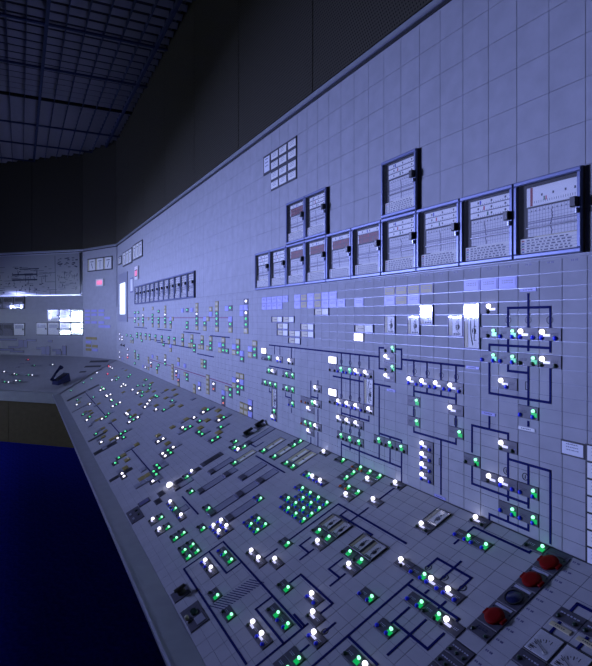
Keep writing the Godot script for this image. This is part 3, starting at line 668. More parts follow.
func module(t: String, frame: Transform3D, p: Vector3, cw: float, ch: float, on_desk: bool, label: String, group: String):
	var key := t + str(on_desk)
	if protos.has(key):
		var c: Node3D = protos[key].duplicate()
		c.name = numbered("lamp_control" if t[0] != "n" else "button_control"); add_child(c); c.transform = on(frame, p)
		tag(c, label, "control", group)
		return
	var o := thing("lamp_control" if t[0] != "n" else "button_control", label, "control", on(frame, p), group)
	protos[key] = o
	part(o, "faceplate", cbox(cw - .0012, ch - .0012, .005, .0012), M.plate, Vector3(0, 0, -.001))
	var lx: float = {"L": -.32, "R": .27, "C": .02, "_": 0.0}[t[1]] * cw
	var ly := .18 * ch
	if t[0] == "w":
		part(o, "lamp", dome(.0085, .011), M.white_lamp, Vector3(lx, ly, .004))
		part(o, "window_glow", cbox(.026, .008, .0015, .0003), M.white_glare, Vector3(lx + .016, ly - .011, .004))  # glowing strip drawn for the glare of the white lamp
	elif t[0] == "g":
		part(o, "lamp", dome(.0055, .009), M.green_lamp, Vector3(lx, ly, .004))
		part(o, "window_glow", cbox(.022, .014, .0015, .0003), M.green_window, Vector3(lx + .003, ly - .013, .004))
	if t[0] != "n":
		var li := OmniLight3D.new(); li.name = "lamp_light"; o.add_child(li)
		li.position = Vector3(lx, ly, .022); li.light_size = .006; li.omni_range = 12.0; li.omni_attenuation = 2.0; li.shadow_enabled = true
		li.light_color = Color(.9, .9, 1.0) if t[0] == "w" else Color(.2, 1.0, .5)
		li.light_energy = .00016 if t[0] == "w" else .00007
	var bm: Material = {"b": M.blue, "d": M.dark_green, "k": M.black, "o": M.orange, "n": M.black}[t[3]]
	var spots := []
	if t[2] == "1": spots = [-.06] if t[3] in ["b", "k"] else [-.36]
	if t[2] == "2": spots = [-.37, .24]
	for x in spots: part(o, "button", dome(.0072, .007), bm, Vector3(x * cw, -.27 * ch, .004))
	lettering(o, .026, .005, 2, M.print if not on_desk else M.pale_print, Vector3(-lx * .7, .02 * ch, .004))

const PLACE_W = {"ring": "boxed wall circuit", "branch": "branching wall circuit", "four": "four-drop wall circuit", "tower": "wall stack of four", "loop": "square wall loop",
	"three": "triple-line wall circuit", "twin": "twin-column wall circuit", "amber": "amber-button wall cluster"}
const PLACE_D = {"edge": "desk edge at wall", "amber2": "desk cluster with amber", "field": "staggered green desk block", "whitequad": "white desk block of four",
	"greenquad": "blue-buttoned green desk block", "darkquad": "green block by hand rest", "pairs": "desk pairs near bright lamp", "gaugerow": "by upright desk scales", "hatch": "around hatched desk field",
	"nearloop": "desk double loop", "meters": "under slanted desk meters", "strips": "dark desk strips"}

func wall_modules():
	for k in WM:
		for m in WM[k]:
			var l: String = look(m[2]) + ", " + PLACE_W[k] + rank(WM[k], m)
			module(m[2], WALL, wpos(m[0] + .5, m[1] + .5), TW, TH, false, l, "control tiles of the " + PLACE_W[k])
	var where := {"four": "under the tall gauge", "ring": "under the end recorder", "branch": "above the desk edge", "loop": "shaped as a small square", "three": "with three long drops", "twin": "with two short columns", "amber": "through the amber buttons"}
	for k in WLN:
		var seg0 = WLN[k][0]
		var o := wpos(seg0[0], seg0[1])
		var t := thing("circuit_diagram", "raised dark blue circuit line on the wall " + where[k], "diagram line", on(WALL, o))
		draw_lines(t, WLN[k], false, o, M.line, .0084)
		if k == "ring":
			for q in OVAL.slice(0, 3): symbol(t, wpos(q[0], q[1]) - o)
			box_symbol(t, wpos(BOX[0][0], BOX[0][1]) - o)
		if k == "branch":
			for q in OVAL.slice(3, 5): symbol(t, wpos(q[0], q[1]) - o)
		if k == "four":
			for q in OVAL.slice(5, 9): symbol(t, wpos(q[0], q[1]) - o)
			for q in BOX.slice(1): box_symbol(t, wpos(q[0], q[1]) - o)
		if k == "three":
			for q in OVAL.slice(9) + OVT: symbol(t, wpos(q[0], q[1]) - o)
	for m in LEG:
		var l := "flat lavender legend tile under the chart recorders" if m[2] == "l" else "flat olive-yellow legend tile under the chart recorders"
		var t := thing("legend_tile", l + rank(LEG, m).replace(" toward corner", " along"), "legend tile", on(WALL, wpos(m[0] + .5, m[1] + .5)), l + "s") if m[0] < 8 else thing("legend_tile", l.replace("flat", "pale").replace("under the chart", "below the far end of the"), "legend tile", on(WALL, wpos(m[0] + .5, m[1] + .5)), l + "s, far end")
		part(t, "faceplate", cbox(TW - .0014, TH - .0014, .004, .0012), M.lav if m[2] == "l" else M.bezel_lav, Vector3(0, 0, -.001))
		part(t, "inset_card", cbox(TW * .84, TH * .76, .001, .0003), M.lav if m[2] == "l" else M.yel, Vector3(0, 0, .003))
		lettering(t, .05, .007, 2, M.bezel_lav, Vector3(0, .004, .004), 6)
	for i in GA.size():
		var m = GA[i]
		var l: String = ["small dial gauge with dark hub beside the square blue loop", "small dial gauge with dark hub below the yellow legend tiles", "small dial gauge set one row higher than its neighbours", "small dial gauge touching the tall dial gauge", "tall narrow dial gauge with a long curved scale", "tall narrow gauge within the triple-line circuit", "tall narrow gauge in the twin-column circuit"][i]
		gauge(WALL, wpos(m[0] + m[2] / 2.0, m[1] + m[3] / 2.0), m[2] * TW, m[3] * TH, l, m[3] > 2)
	for m in WIDE:
		var t := thing("twin_window_indicator", "wide two-window indicator with cream half and painted-glare half" + rank(WIDE, m), "indicator", on(WALL, wpos(m[0] + m[2] / 2.0, m[1] + .5)), "wide two-window indicators")
		part(t, "bezel", frame_mesh(m[2] * TW - .002, TH - .002, .004, .008), M.bezel_lav, Vector3(0, 0, -.001))
		part(t, "window", cbox(TW * .92, TH * .72, .003, .0005), M.cream, Vector3(-TW * .46, 0, -.001))
		part(t, "window", cbox(TW * .84, TH * .72, .003, .0005), M.face, Vector3(TW * .48, 0, -.001))  # the white of this half carries glare in its colour
		lettering(t, .05, .008, 1, M.bezel, Vector3(-TW * .3, 0, .002), 5)
	var signs := ["bright white lit sign tile over the twin-column circuit", "bright white lit sign tile over the triple-line circuit", "bright white lit sign tile within the triple-line circuit", "bright white lit sign tile next to the lavender legend pair"]
	for i in SIGN.size():
		var m = SIGN[i]
		var t := thing("lit_sign", signs[i], "lamp", on(WALL, wpos(m[0] + .5, m[1] + .5)))
		part(t, "frame", frame_mesh(TW - .001, TH - .001, .004, .007), M.bezel_lav, Vector3(0, 0, -.001))
		part(t, "lamp_face", cbox(TW * .90, TH * .80, .010, .003), M.sign, Vector3(0, 0, -.001))
		var li := AreaLight3D.new(); li.name = "sign_light"; t.add_child(li)
		li.area_size = Vector2(TW * .9, TH * .8); li.light_energy = .004; li.light_color = Color(.93, .92, 1.0); li.rotation.y = PI; li.position.z = .012; li.shadow_enabled = true; li.area_range = 12.0
	for q in STRIP:
		var l: String = {"l": "small lavender name strip on the blue wall circuit", "w": "small white name strip under the boxed circuit"}[q[2]]
		var t := thing("name_strip", l, "label", on(WALL, wpos(q[0], q[1])), l + "s")
		part(t, "strip", cbox(.066, .011, .003, .0005), M.lav if q[2] == "l" else M.face, Vector3.ZERO)
		lettering(t, .04, .006, 1, M.print, Vector3(0, 0, .003), 6)

func draw_lines(t: Node3D, list: Array, on_desk: bool, o: Vector3, m: Material, w: float):
	for s in list:
		var a := (dpos(s[0], s[1]) if on_desk else wpos(s[0], s[1])) - o
		var b := (dpos(s[2], s[3]) if on_desk else wpos(s[2], s[3])) - o
		var d := (b - a).abs()
		part(t, "line", cbox(d.x + w, d.y + w, .0016, .0004), m, (a + b) / 2 + Vector3(0, 0, .0008))

func symbol(t: Node3D, p: Vector3):
	var r := part(t, "ring_symbol", shapes.get("ring", null) if shapes.has("ring") else ring_mesh(.0125, .0026, .0022), M.bezel, p)
	part(r, "bar", cbox(.003, .012, .0022, .0004), M.bezel)

func box_symbol(t: Node3D, p: Vector3):
	part(t, "box_symbol", frame_mesh(.017, .028, .0026, .0024), M.bezel, p)

func gauge(frame: Transform3D, p: Vector3, w: float, h: float, label: String, tall: bool, called := "dial_gauge"):
	var t := thing(called, label, "gauge", on(frame, p))
	part(t, "bezel", frame_mesh(w - .002, h - .002, .005, .0075), M.bezel_lav if frame == WALL else M.bezel, Vector3(0, 0, -.001))
	part(t, "face", cbox(w - .010, h - .010, .003, .0005), M.face, Vector3(0, 0, .0))
	part(t, "side_strip", cbox(w * .20, h - .014, .0012, .0003), M.cream, Vector3(-w * .32, 0, .003))
	var st := begin()
	if tall:
		for k in 24:
			var a := deg_to_rad(-38.0 + 76.0 * k / 23.0)
			add_cbox(st, Vector3(w * .55 - cos(a) * w * .62, sin(a) * h * .62, 0), .003, h * .05, .001, 0.0)
		for k in 5: add_cbox(st, Vector3(w * .20, h * (.30 - .15 * k), 0), .012, .003, .001, 0.0)
	else:
		for k in 9:
			var a := deg_to_rad(-70.0 + 140.0 * k / 8.0)
			add_cbox(st, Vector3(w * .26 + cos(a) * w * -.30 * .8, sin(a) * h * .30, 0), .004, .003, .001, 0.0)
		for k in 4: add_cbox(st, Vector3(w * (-.08 + .12 * k), -h * .36, 0), .005, .007, .001, 0.0)
	part(t, "printed_scale", st.commit(), M.print, Vector3(0, 0, .003))
	var hub := part(t, "hub", disc(.010, .0015, .0005), M.bezel, Vector3(w * .14, -.004 if not tall else -h * .1, .003))
	part(hub, "pointer", cbox(.003, h * .42, .001, .0002), M.black, Vector3(.0, .004, .0015))
	part(t, "glass_pane", cbox(w - .011, h - .011, .0008, .0002), M.glass, Vector3(0, 0, .0058))

# ------------------------------------------------------------------ boards and cards on the wall
func wall_panels():
	# framed name cards high on the wall
	var o := Vector3(-3.252, .9716, 0)
	var t := thing("name_board", "dark-framed stepped board of white name cards high on the wall", "sign board", on(WALL, o))
	var st := begin()
	add_cbox(st, Vector3(0, .0648, 0), .508, .1297, .006, .001); add_cbox(st, Vector3(.0635, -.0652, 0), .381, .1297, .006, .001)
	part(t, "backing_frame", st.commit(), M.bezel)
	part(t, "name_card", cbox(.090, .100, .002, .0004), M.card2, Vector3(-.192, .0648, .006))
	for r in 4:
		for c in 3:
			part(t, "name_card", cbox(.104, .043, .002, .0004), M.card1, Vector3(-.066 + .127 * c + (.006 if c == 2 else 0.0), .094 - .062 * r - (.006 if r > 1 else 0.0), .006))
	# cards in a dark frame at the end of the wall, and one single card
	var c1 := thing("single_card_holder", "single white card in a dark frame next to the card column", "card", on(WALL, wpos(-2.45, 11.5)))
	part(c1, "frame", cbox(TW - .002, TH + .004, .005, .001), M.bezel, Vector3(0, 0, -.001))
	part(c1, "card", cbox(TW - .012, TH - .006, .001, .0003), M.card2, Vector3(0, 0, .004))
	var c2 := thing("card_column", "tall dark frame holding a column of printed white cards", "card rack", on(WALL, wpos(-3.93, 15.0)))
	part(c2, "frame", cbox(TW * 2 - .002, TH * 8.2, .005, .001), M.bezel, Vector3(0, 0, -.001))
	for k in 7:
		for e in 2: part(c2, "card", cbox(TW - .014, TH * 1.02, .001, .0003), M.card1 if k < 6 else M.card2, Vector3(TW * (e - .48), TH * (3.5 - 1.16 * k), .004))
	# pale printed tile codes
	var wr := get_node("wall_right")
	for k in 14: code_mark(wr, WALL, wpos(-2.5 + k, -1.78))
	for r in [10.5, 19.0 - .4]: code_mark(wr, WALL, wpos(-3.3, r))
	var dk := get_node("control_desk")
	for r in 14: code_mark(dk, DESK, dpos(-3.25, r + .4))

func code_mark(parent: Node3D, frame: Transform3D, p: Vector3):
	var loc := parent.transform.affine_inverse() * frame
	if not shapes.has("code"):
		var st := begin()
		for e in [[-.009, .004], [-.003, .003], [.005, .003], [.010, .004]]: add_cbox(st, Vector3(e[0], 0, 0), e[1], .006, .0004, 0.0)
		shapes.code = st.commit()
	part(parent, "code_mark", shapes.code, M.bezel_lav, loc * (p + Vector3(0, 0, .001)), loc.basis)

const CELL = {"g": ["small green-lamp tile", "indicator"], "w": ["small white-lamp tile", "indicator"], "r": ["small red-lamp tile", "indicator"], "o": ["small amber-lamp tile", "indicator"],
	"y": ["plain olive tile", "legend tile"], "l": ["plain grey tile", "legend tile"], "k": ["black switch tile", "switch"]}
func cell(kind: String, frame: Transform3D, p: Vector3, cw: float, ch: float, on_desk: bool, where: String):
	var key := "c" + kind + str(on_desk)
	var called: String = {"g": "green_indicator", "w": "white_indicator", "r": "red_indicator", "o": "amber_indicator", "y": "olive_tile", "l": "grey_tile", "k": "switch_tile"}[kind]
	var label: String = CELL[kind][0] + ", " + where
	var o: Node3D
	if protos.has(key):
		o = protos[key].duplicate(); o.name = numbered(called); add_child(o); o.transform = on(frame, p); tag(o, label, CELL[kind][1], CELL[kind][0] + "s " + where.get_slice(",", 0))
		return
	o = thing(called, label, CELL[kind][1], on(frame, p), CELL[kind][0] + "s " + where.get_slice(",", 0)); protos[key] = o
	var m: Material = M.plate
	if kind == "y": m = M.yel
	if kind == "l" and not on_desk: m = M.lav
	if kind == "l" and on_desk: m = M.grey_blank
	if kind == "k": m = M.black
	part(o, "faceplate", cbox(cw - .002, ch - .002, .007, .0015), m, Vector3(0, 0, -.001))
	if kind in ["g", "w", "r", "o"]:
		part(o, "lamp", dome(.0075 if kind != "w" else .0085, .010), {"g": M.far_green, "w": M.white_lamp, "r": M.red_lamp, "o": M.amber_lamp}[kind], Vector3(.012, .004, .006))
	elif kind == "k": part(o, "toggle", cbox(.02, .012, .02, .003), M.bezel, Vector3(0, 0, .006))
	else: part(o, "inset", cbox(cw * .7, ch * .55, .001, .0003), M.cream if kind == "y" and not on_desk else m, Vector3(0, 0, .006))

func far_wall():
	for m in STK:
		var band: String = ("upper tier under the recorder row" if m[1] < 5 else ("middle tier of the far wall" if m[1] < 11 else "low far wall above desk"))
		var stack := {}
		for q in STK:
			if (0 if q[1] < 5 else (1 if q[1] < 11 else 2)) == (0 if m[1] < 5 else (1 if m[1] < 11 else 2)): stack[q[0]] = true
		var cols := stack.keys(); cols.sort()
		var at := cols.find(m[0]) + 1
		band += ", column %s from legend tiles" % (WORD[at] if at <= 20 else (["twenty", "thirty", "forty", "fifty"][at / 10 - 2] + ("-" + WORD[at % 10] if at % 10 else "")))
		cell(m[2], WALL, wpos(m[0] + .5, m[1] + .5), TW, TH, false, band)
	# thin coloured bus lines
	for q in [["thin magenta bus line across the upper tier of indicators", M.red_line, 4.15, 9.2, 2.25], ["thin magenta bus line low on the distant wall", M.red_line, 4.15, 7.2, 14.6]]:
		var len: float = q[3] - q[2]
		var t := thing("bus_line", q[0], "diagram line", on(WALL, Vector3(-(q[2] + q[3]) / 2, H0 - TH * q[4], 0)))
		part(t, "line", cbox(len, .008, .0030, .0004), q[1])
	for q in [[4.2, .5, 5.9], [5.0, .6, 5.6], [6.1, .7, 5.5], [5.3, 1.5, 9.1], [4.6, .5, 10.1], [6.4, .8, 8.6], [7.4, .9, 5.4]]:
		var t := thing("bus_line", "short thin blue bus line between distant indicator tiers", "diagram line", on(WALL, Vector3(-(q[0] + q[1] / 2), H0 - TH * q[2], 0)), "short blue bus lines on the distant wall")
		part(t, "line", cbox(q[1], .009, .0030, .0004), M.line)
	# glowing white panel and small red displays near the corner
	var d := thing("glowing_panel", "tall glowing white panel in a grey frame near the room corner", "display", on(WALL, Vector3(-9.25, .33, 0)))
	part(d, "frame", cbox(.81, .78, .012, .002), M.grey_blank)
	part(d, "glow_pane", cbox(.50, .50, .004, .001), M.lit_panel, Vector3(-.02, -.02, .012))  # white face set to glow evenly
	var li := AreaLight3D.new(); li.name = "panel_light"; d.add_child(li)
	li.area_size = Vector2(.5, .5); li.light_energy = .02; li.light_color = Color(.86, .93, 1.0); li.rotation.y = PI; li.position.z = .02; li.shadow_enabled = true; li.area_range = 20.0
	var e := thing("red_display", "small white box with red lit digits on the instrument wall", "display", on(WALL, Vector3(-8.07, .64, 0)))
	part(e, "case", cbox(.24, .19, .02, .003), M.face)
	part(e, "screen", cbox(.17, .10, .002, .0005), M.black, Vector3(0, -.005, .02))
	for k in 2: part(e, "digit", cbox(.05, .07, .002, .0005), M.red_digit, Vector3(-.04 + .08 * k, -.005, .022))
	var b := thing("blank_card", "small pale card beside the distant recorder row", "card", on(WALL, Vector3(-8.5, .49, 0)))
	part(b, "holder", cbox(.22, .22, .006, .001), M.bezel_lav); part(b, "card", cbox(.18, .18, .002, .0005), M.face, Vector3(0, 0, .006))
	# two banks of meters high on the wall
	meter_bank(WALL, Vector3(-8.02, .95, 0), 3, .225, .21, "bank of three meters high on the wall, farther from the corner")
	meter_bank(WALL, Vector3(-8.86, .935, 0), 3, .265, .21, "bank of three meters high on the wall, closer to the corner")
	meter_bank(WALL, Vector3(-9.56, .955, 0), 1, .26, .12, "single small meter high beside the room corner")

func meter_bank(frame: Transform3D, p: Vector3, n: int, w: float, h: float, label: String):
	var t := thing("meter_bank", label, "gauge", on(frame, p))
	part(t, "frame", cbox(w * n + .02, h + .02, .012, .002), M.bezel)
	for k in n:
		var f := part(t, "meter_face", cbox(w - .022, h - .02, .003, .0005), M.face, Vector3(w * (k - (n - 1) / 2.0), 0, .012))
		part(f, "side_strip", cbox(w * .16, h - .024, .001, .0002), M.cream, Vector3(-w * .36, 0, .003))
		part(f, "pointer", cbox(.012, h * .5, .002, .0004), M.print, Vector3(w * .1, -h * .1, .003), Basis(Vector3(0, 0, 1), .5 - .5 * k))
		part(f, "scale_mark", cbox(w * .4, .012, .001, .0002), M.print, Vector3(w * .08, h * .25, .003))

func facet_and_back():
	meter_bank(FACET, Vector3(-.55, .965, 0), 3, .275, .22, "bank of three meters on the narrow corner panel")
	var e := thing("red_display", "small white box with pink-red digits on the narrow corner panel", "display", on(FACET, Vector3(-.535, .635, 0)))
	part(e, "case", cbox(.26, .13, .02, .003), M.face)
	for k in 3: part(e, "digit", cbox(.05, .065, .002, .0005), M.red_digit, Vector3(-.06 + .06 * k, -.003, .02))
	for q in [[.98, .13, "l"], [.98, .06, "l"], [.98, -.01, "l"], [.98, -.08, "l"], [.5, .13, "l"], [.5, .06, "l"], [.5, -.08, "l"], [.5, -.15, "l"], [.30, .0, "l"], [.30, -.15, "l"], [.95, -.37, "y"], [.95, -.44, "l"], [.95, -.51, "y"], [.95, -.58, "y"], [.75, .13, "l"], [.75, .06, "l"], [.75, -.08, "l"], [.75, -.37, "y"], [.72, -.51, "y"], [.72, -.58, "l"]]:
		var l := "lavender legend tile on the narrow corner panel" if q[2] == "l" else "yellow legend tile on the narrow corner panel"
		var t := thing("legend_tile", l, "legend tile", on(FACET, Vector3(-q[0], q[1], 0)), l + "s")
		part(t, "faceplate", cbox(.19, .045, .006, .001), M.lav if q[2] == "l" else M.yel)
	# flow diagram board on the back wall
	var b := thing("flow_diagram_board", "large pale printed plant flow diagram board on the back wall", "diagram board", on(BACK, Vector3(-1.55, .822, 0)))
	part(b, "frame", cbox(3.06, .80, .012, .004), M.alu); part(b, "printed_sheet", cbox(3.02, .77, .004, .001), M.mimic, Vector3(0, 0, .030), Basis(Vector3(1, 0, 0), deg_to_rad(1.75)))
	for q in [[1.49, .302, 3], [1.77, .302, 3], [2.04, .302, 3], [2.31, .302, 3], [1.49, -.223, 1], [1.77, -.223, 3], [2.04, -.223, 3], [.94, -.205, 1], [.665, -.205, 1]]:
		back_unit(q, "%s-faced recorder unit, %s row, %s from the narrow corner panel" % ["grey" if q[2] == 1 else "dark", "upper" if q[1] > 0.0 else "lower", NTH[(4 if q[1] > 0.0 else 5) + roundi((q[0] - 1.49) / .275)]])
	var bright := [[.11, .045, 1, .2], [.385, .045, 1, .2], [.665, .045, 1, .2], [.11, -.205, 1, 1.7], [.385, -.205, 1, 1.9]]
	for i in 5: back_unit(bright[i], "glass-fronted recorder unit, %s row, %s from the narrow corner panel" % ["upper" if i < 3 else "lower", NTH[i % 3 + 1]])
	for q in [[1.8, -.42, .5, .05], [1.2, -.43, .25, .05], [.75, -.44, .12, .05], [1.45, -.50, .14, .16], [1.34, -.50, .10, .16], [1.85, -.62, .45, .05], [1.62, -.57, .3, .05], [1.55, -.65, .35, .05], [.98, -.58, .2, .05], [.90, -.62, .12, .16], [.80, -.62, .1, .18], [.60, -.61, .2, .05], [.55, -.66, .14, .08], [.42, -.61, .1, .18], [2.2, -.5, .3, .1]]:
		var t := thing("legend_sign", ("wide" if q[2] > 2.0 * q[3] else "upright") + " grey legend panel low on the back wall, " + ("upper" if q[1] > -.52 else "lower") + " tier", "legend tile", on(BACK, Vector3(-q[0], q[1], 0)), "legend panels low on the back wall")
		part(t, "frame", cbox(q[2], q[3], .008, .001), M.bezel); part(t, "inset_card", cbox(q[2] - .025, q[3] - .022, .002, .0004), M.bezel_lav, Vector3(0, 0, .008))

func back_unit(q: Array, label: String):
	var t := thing("recorder_unit", label, "recorder", on(BACK, Vector3(-q[0], q[1], 0)), "recorder units on the back wall")
	part(t, "case", cbox(.272, .248, .012, .002), M.bezel)
	part(t, "face", cbox(.246, .222, .004, .001), M.face if q[2] == 1 else M.plate, Vector3(0, 0, .012))
	part(t, "chart_window", cbox(.20, .07, .002, .0005), M.grey_blank if q[2] == 1 else M.case_dark, Vector3(0, .05, .016))
	part(t, "latch", cbox(.03, .03, .012, .002), M.latch, Vector3(.10, 0, .016))
	part(t, "glass_pane", cbox(.246, .222, .002, .0004), M.glass, Vector3(0, 0, .026), Basis(Vector3(1, 0, 0), deg_to_rad(-q[3] if q.size() > 3 else 0.0)))

# ------------------------------------------------------------------ desk
func desk_modules():
	for k in DM:
		for m in DM[k]:
			var l: String = look(m[2]) + ", " + PLACE_D[k] + rank(DM[k], m)
			module(m[2], DESK, dpos(m[0] + .5, m[1] + .5), DW, DH, true, l, "control tiles: " + PLACE_D[k])
	var where := {"trunk": "running past the staggered green block", "metersa": "hooking round the first meter pair", "metersb": "hooking round the second meter pair", "bigloop": "around the hatched field", "midloop": "in a double loop", "longrun": "running diagonally to the dark strips", "drop": "below the second dark strip", "bridge": "above the first dark strip", "rise": "climbing to the wall edge", "frame": "bracketing the upright scales", "fara": "crossing the first distant tile rows", "farb": "crossing the middle distant tile rows", "farc": "crossing the distant rows beside the bright lamp"}
	for k in DLN:
		var s0 = DLN[k][0]
		var o := dpos(s0[0], s0[1])
		var t := thing("circuit_diagram", "raised dark blue circuit line on the desk " + where[k], "diagram line", on(DESK, o))
		draw_lines(t, DLN[k], true, o, M.line, .0086)
		if k == "bridge":
			for q in DOV.slice(0, 3): symbol(t, dpos(q[0], q[1]) - o)
		if k == "midloop": symbol(t, dpos(DOV[3][0], DOV[3][1]) - o)
	var nth := {"c": 0, "g": 0}
	for m in DS:
		nth[m[3]] += 1
		var p := dpos(m[0] + .5, m[1] + m[2] / 2.0)
		var l := "upright cream-faced scale above a green lamp tile" if m[3] == "c" else "upright blank grey scale with dark foot on the desk"
		var t := thing("upright_scale", l, "scale", on(DESK, p), l + "s")
		if m[3] == "c": t.set_meta("label", "upright cream-faced desk scale, %s of five above green lamp tiles" % NTH[nth.c])
		else: t.set_meta("label", "upright blank grey desk scale, %s rows below the wall, column %s from red strip" % [WORD[m[1]], (WORD[m[0] + 2] if m[0] < 19 else "twenty-%s" % WORD[m[0] - 18])])
		var h: float = DH * m[2]
		part(t, "bezel", frame_mesh(DW - .006, h - .003, .0035, .005), M.bezel_lav, Vector3(0, 0, -.001))
		part(t, "face", cbox(DW - .012, h - .009, .0035, .0005), M.cream if m[3] == "c" else M.grey_blank, Vector3(0, 0, -.001))
		if m[3] == "g": part(t, "foot_block", cbox(DW - .016, DH * .8, .006, .001), M.plate, Vector3(0, -h / 2 + DH * .5, .002))
		else:
			part(t, "scale_strip", cbox(DW * .3, h - .03, .001, .0002), M.face, Vector3(DW * .14, 0, .002))
			part(t, "pointer", cbox(.02, .006, .002, .0005), M.black, Vector3(0, -h * .1, .003))
	var gl := ["slanted desk meter of the first pair, nearer the staggered block", "slanted desk meter of the first pair, nearer the second pair", "slanted desk meter of the second pair, nearer the first pair", "slanted desk meter of the second pair, farther from the first pair", "single slanted desk meter close under the wall"]
	for i in DG.size():
		var m = DG[i]
		gauge(DESK, dpos(m[0] + .5, m[1] + m[3] / 2.0), DW, DH * m[3], gl[i], false, "desk_meter")
	for m in FAR:
		var zone: String = "on the far desk, " + ("by the wall" if m[1] < 8 else ("halfway down" if m[1] < 16 else "by the hand rest"))
		zone += ", " + ("level with the bright lamp" if m[0] < 34 else ("before the thin slot" if m[0] < 44 else ("beside the wide slot" if m[0] < 56 else ("before the corner slots" if m[0] < 74 else "by the corner slots"))))
		cell(m[2], DESK, dpos(m[0] + .5, m[1] + .5), DW, DH, true, zone)

func plate(called: String, label: String, cat: String, c: float, r: float, w: float, h: float, m: Material) -> Node3D:
	var t := thing(called, label, cat, on(DESK, dpos(c + w / 2, r + h / 2)))
	part(t, "base_plate", cbox(DW * w - .0015, DH * h - .0015, .005, .0012), m, Vector3(0, 0, -.001))
	return t

func mushroom(t: Node3D, p: Vector3, m: Material, r: float, wings: bool):
	var k := part(t, "button_cap", lathe([[r, 0.0], [r, .006], [r * .94, .008], [r * .5, .009], [0.0, .009]], 24), m, p)
	if wings:
		for s in [-1, 1]: part(k, "wing", cbox(r * .55, r * .75, .006, .0015), m, Vector3(s * r * 1.02, 0, .0))

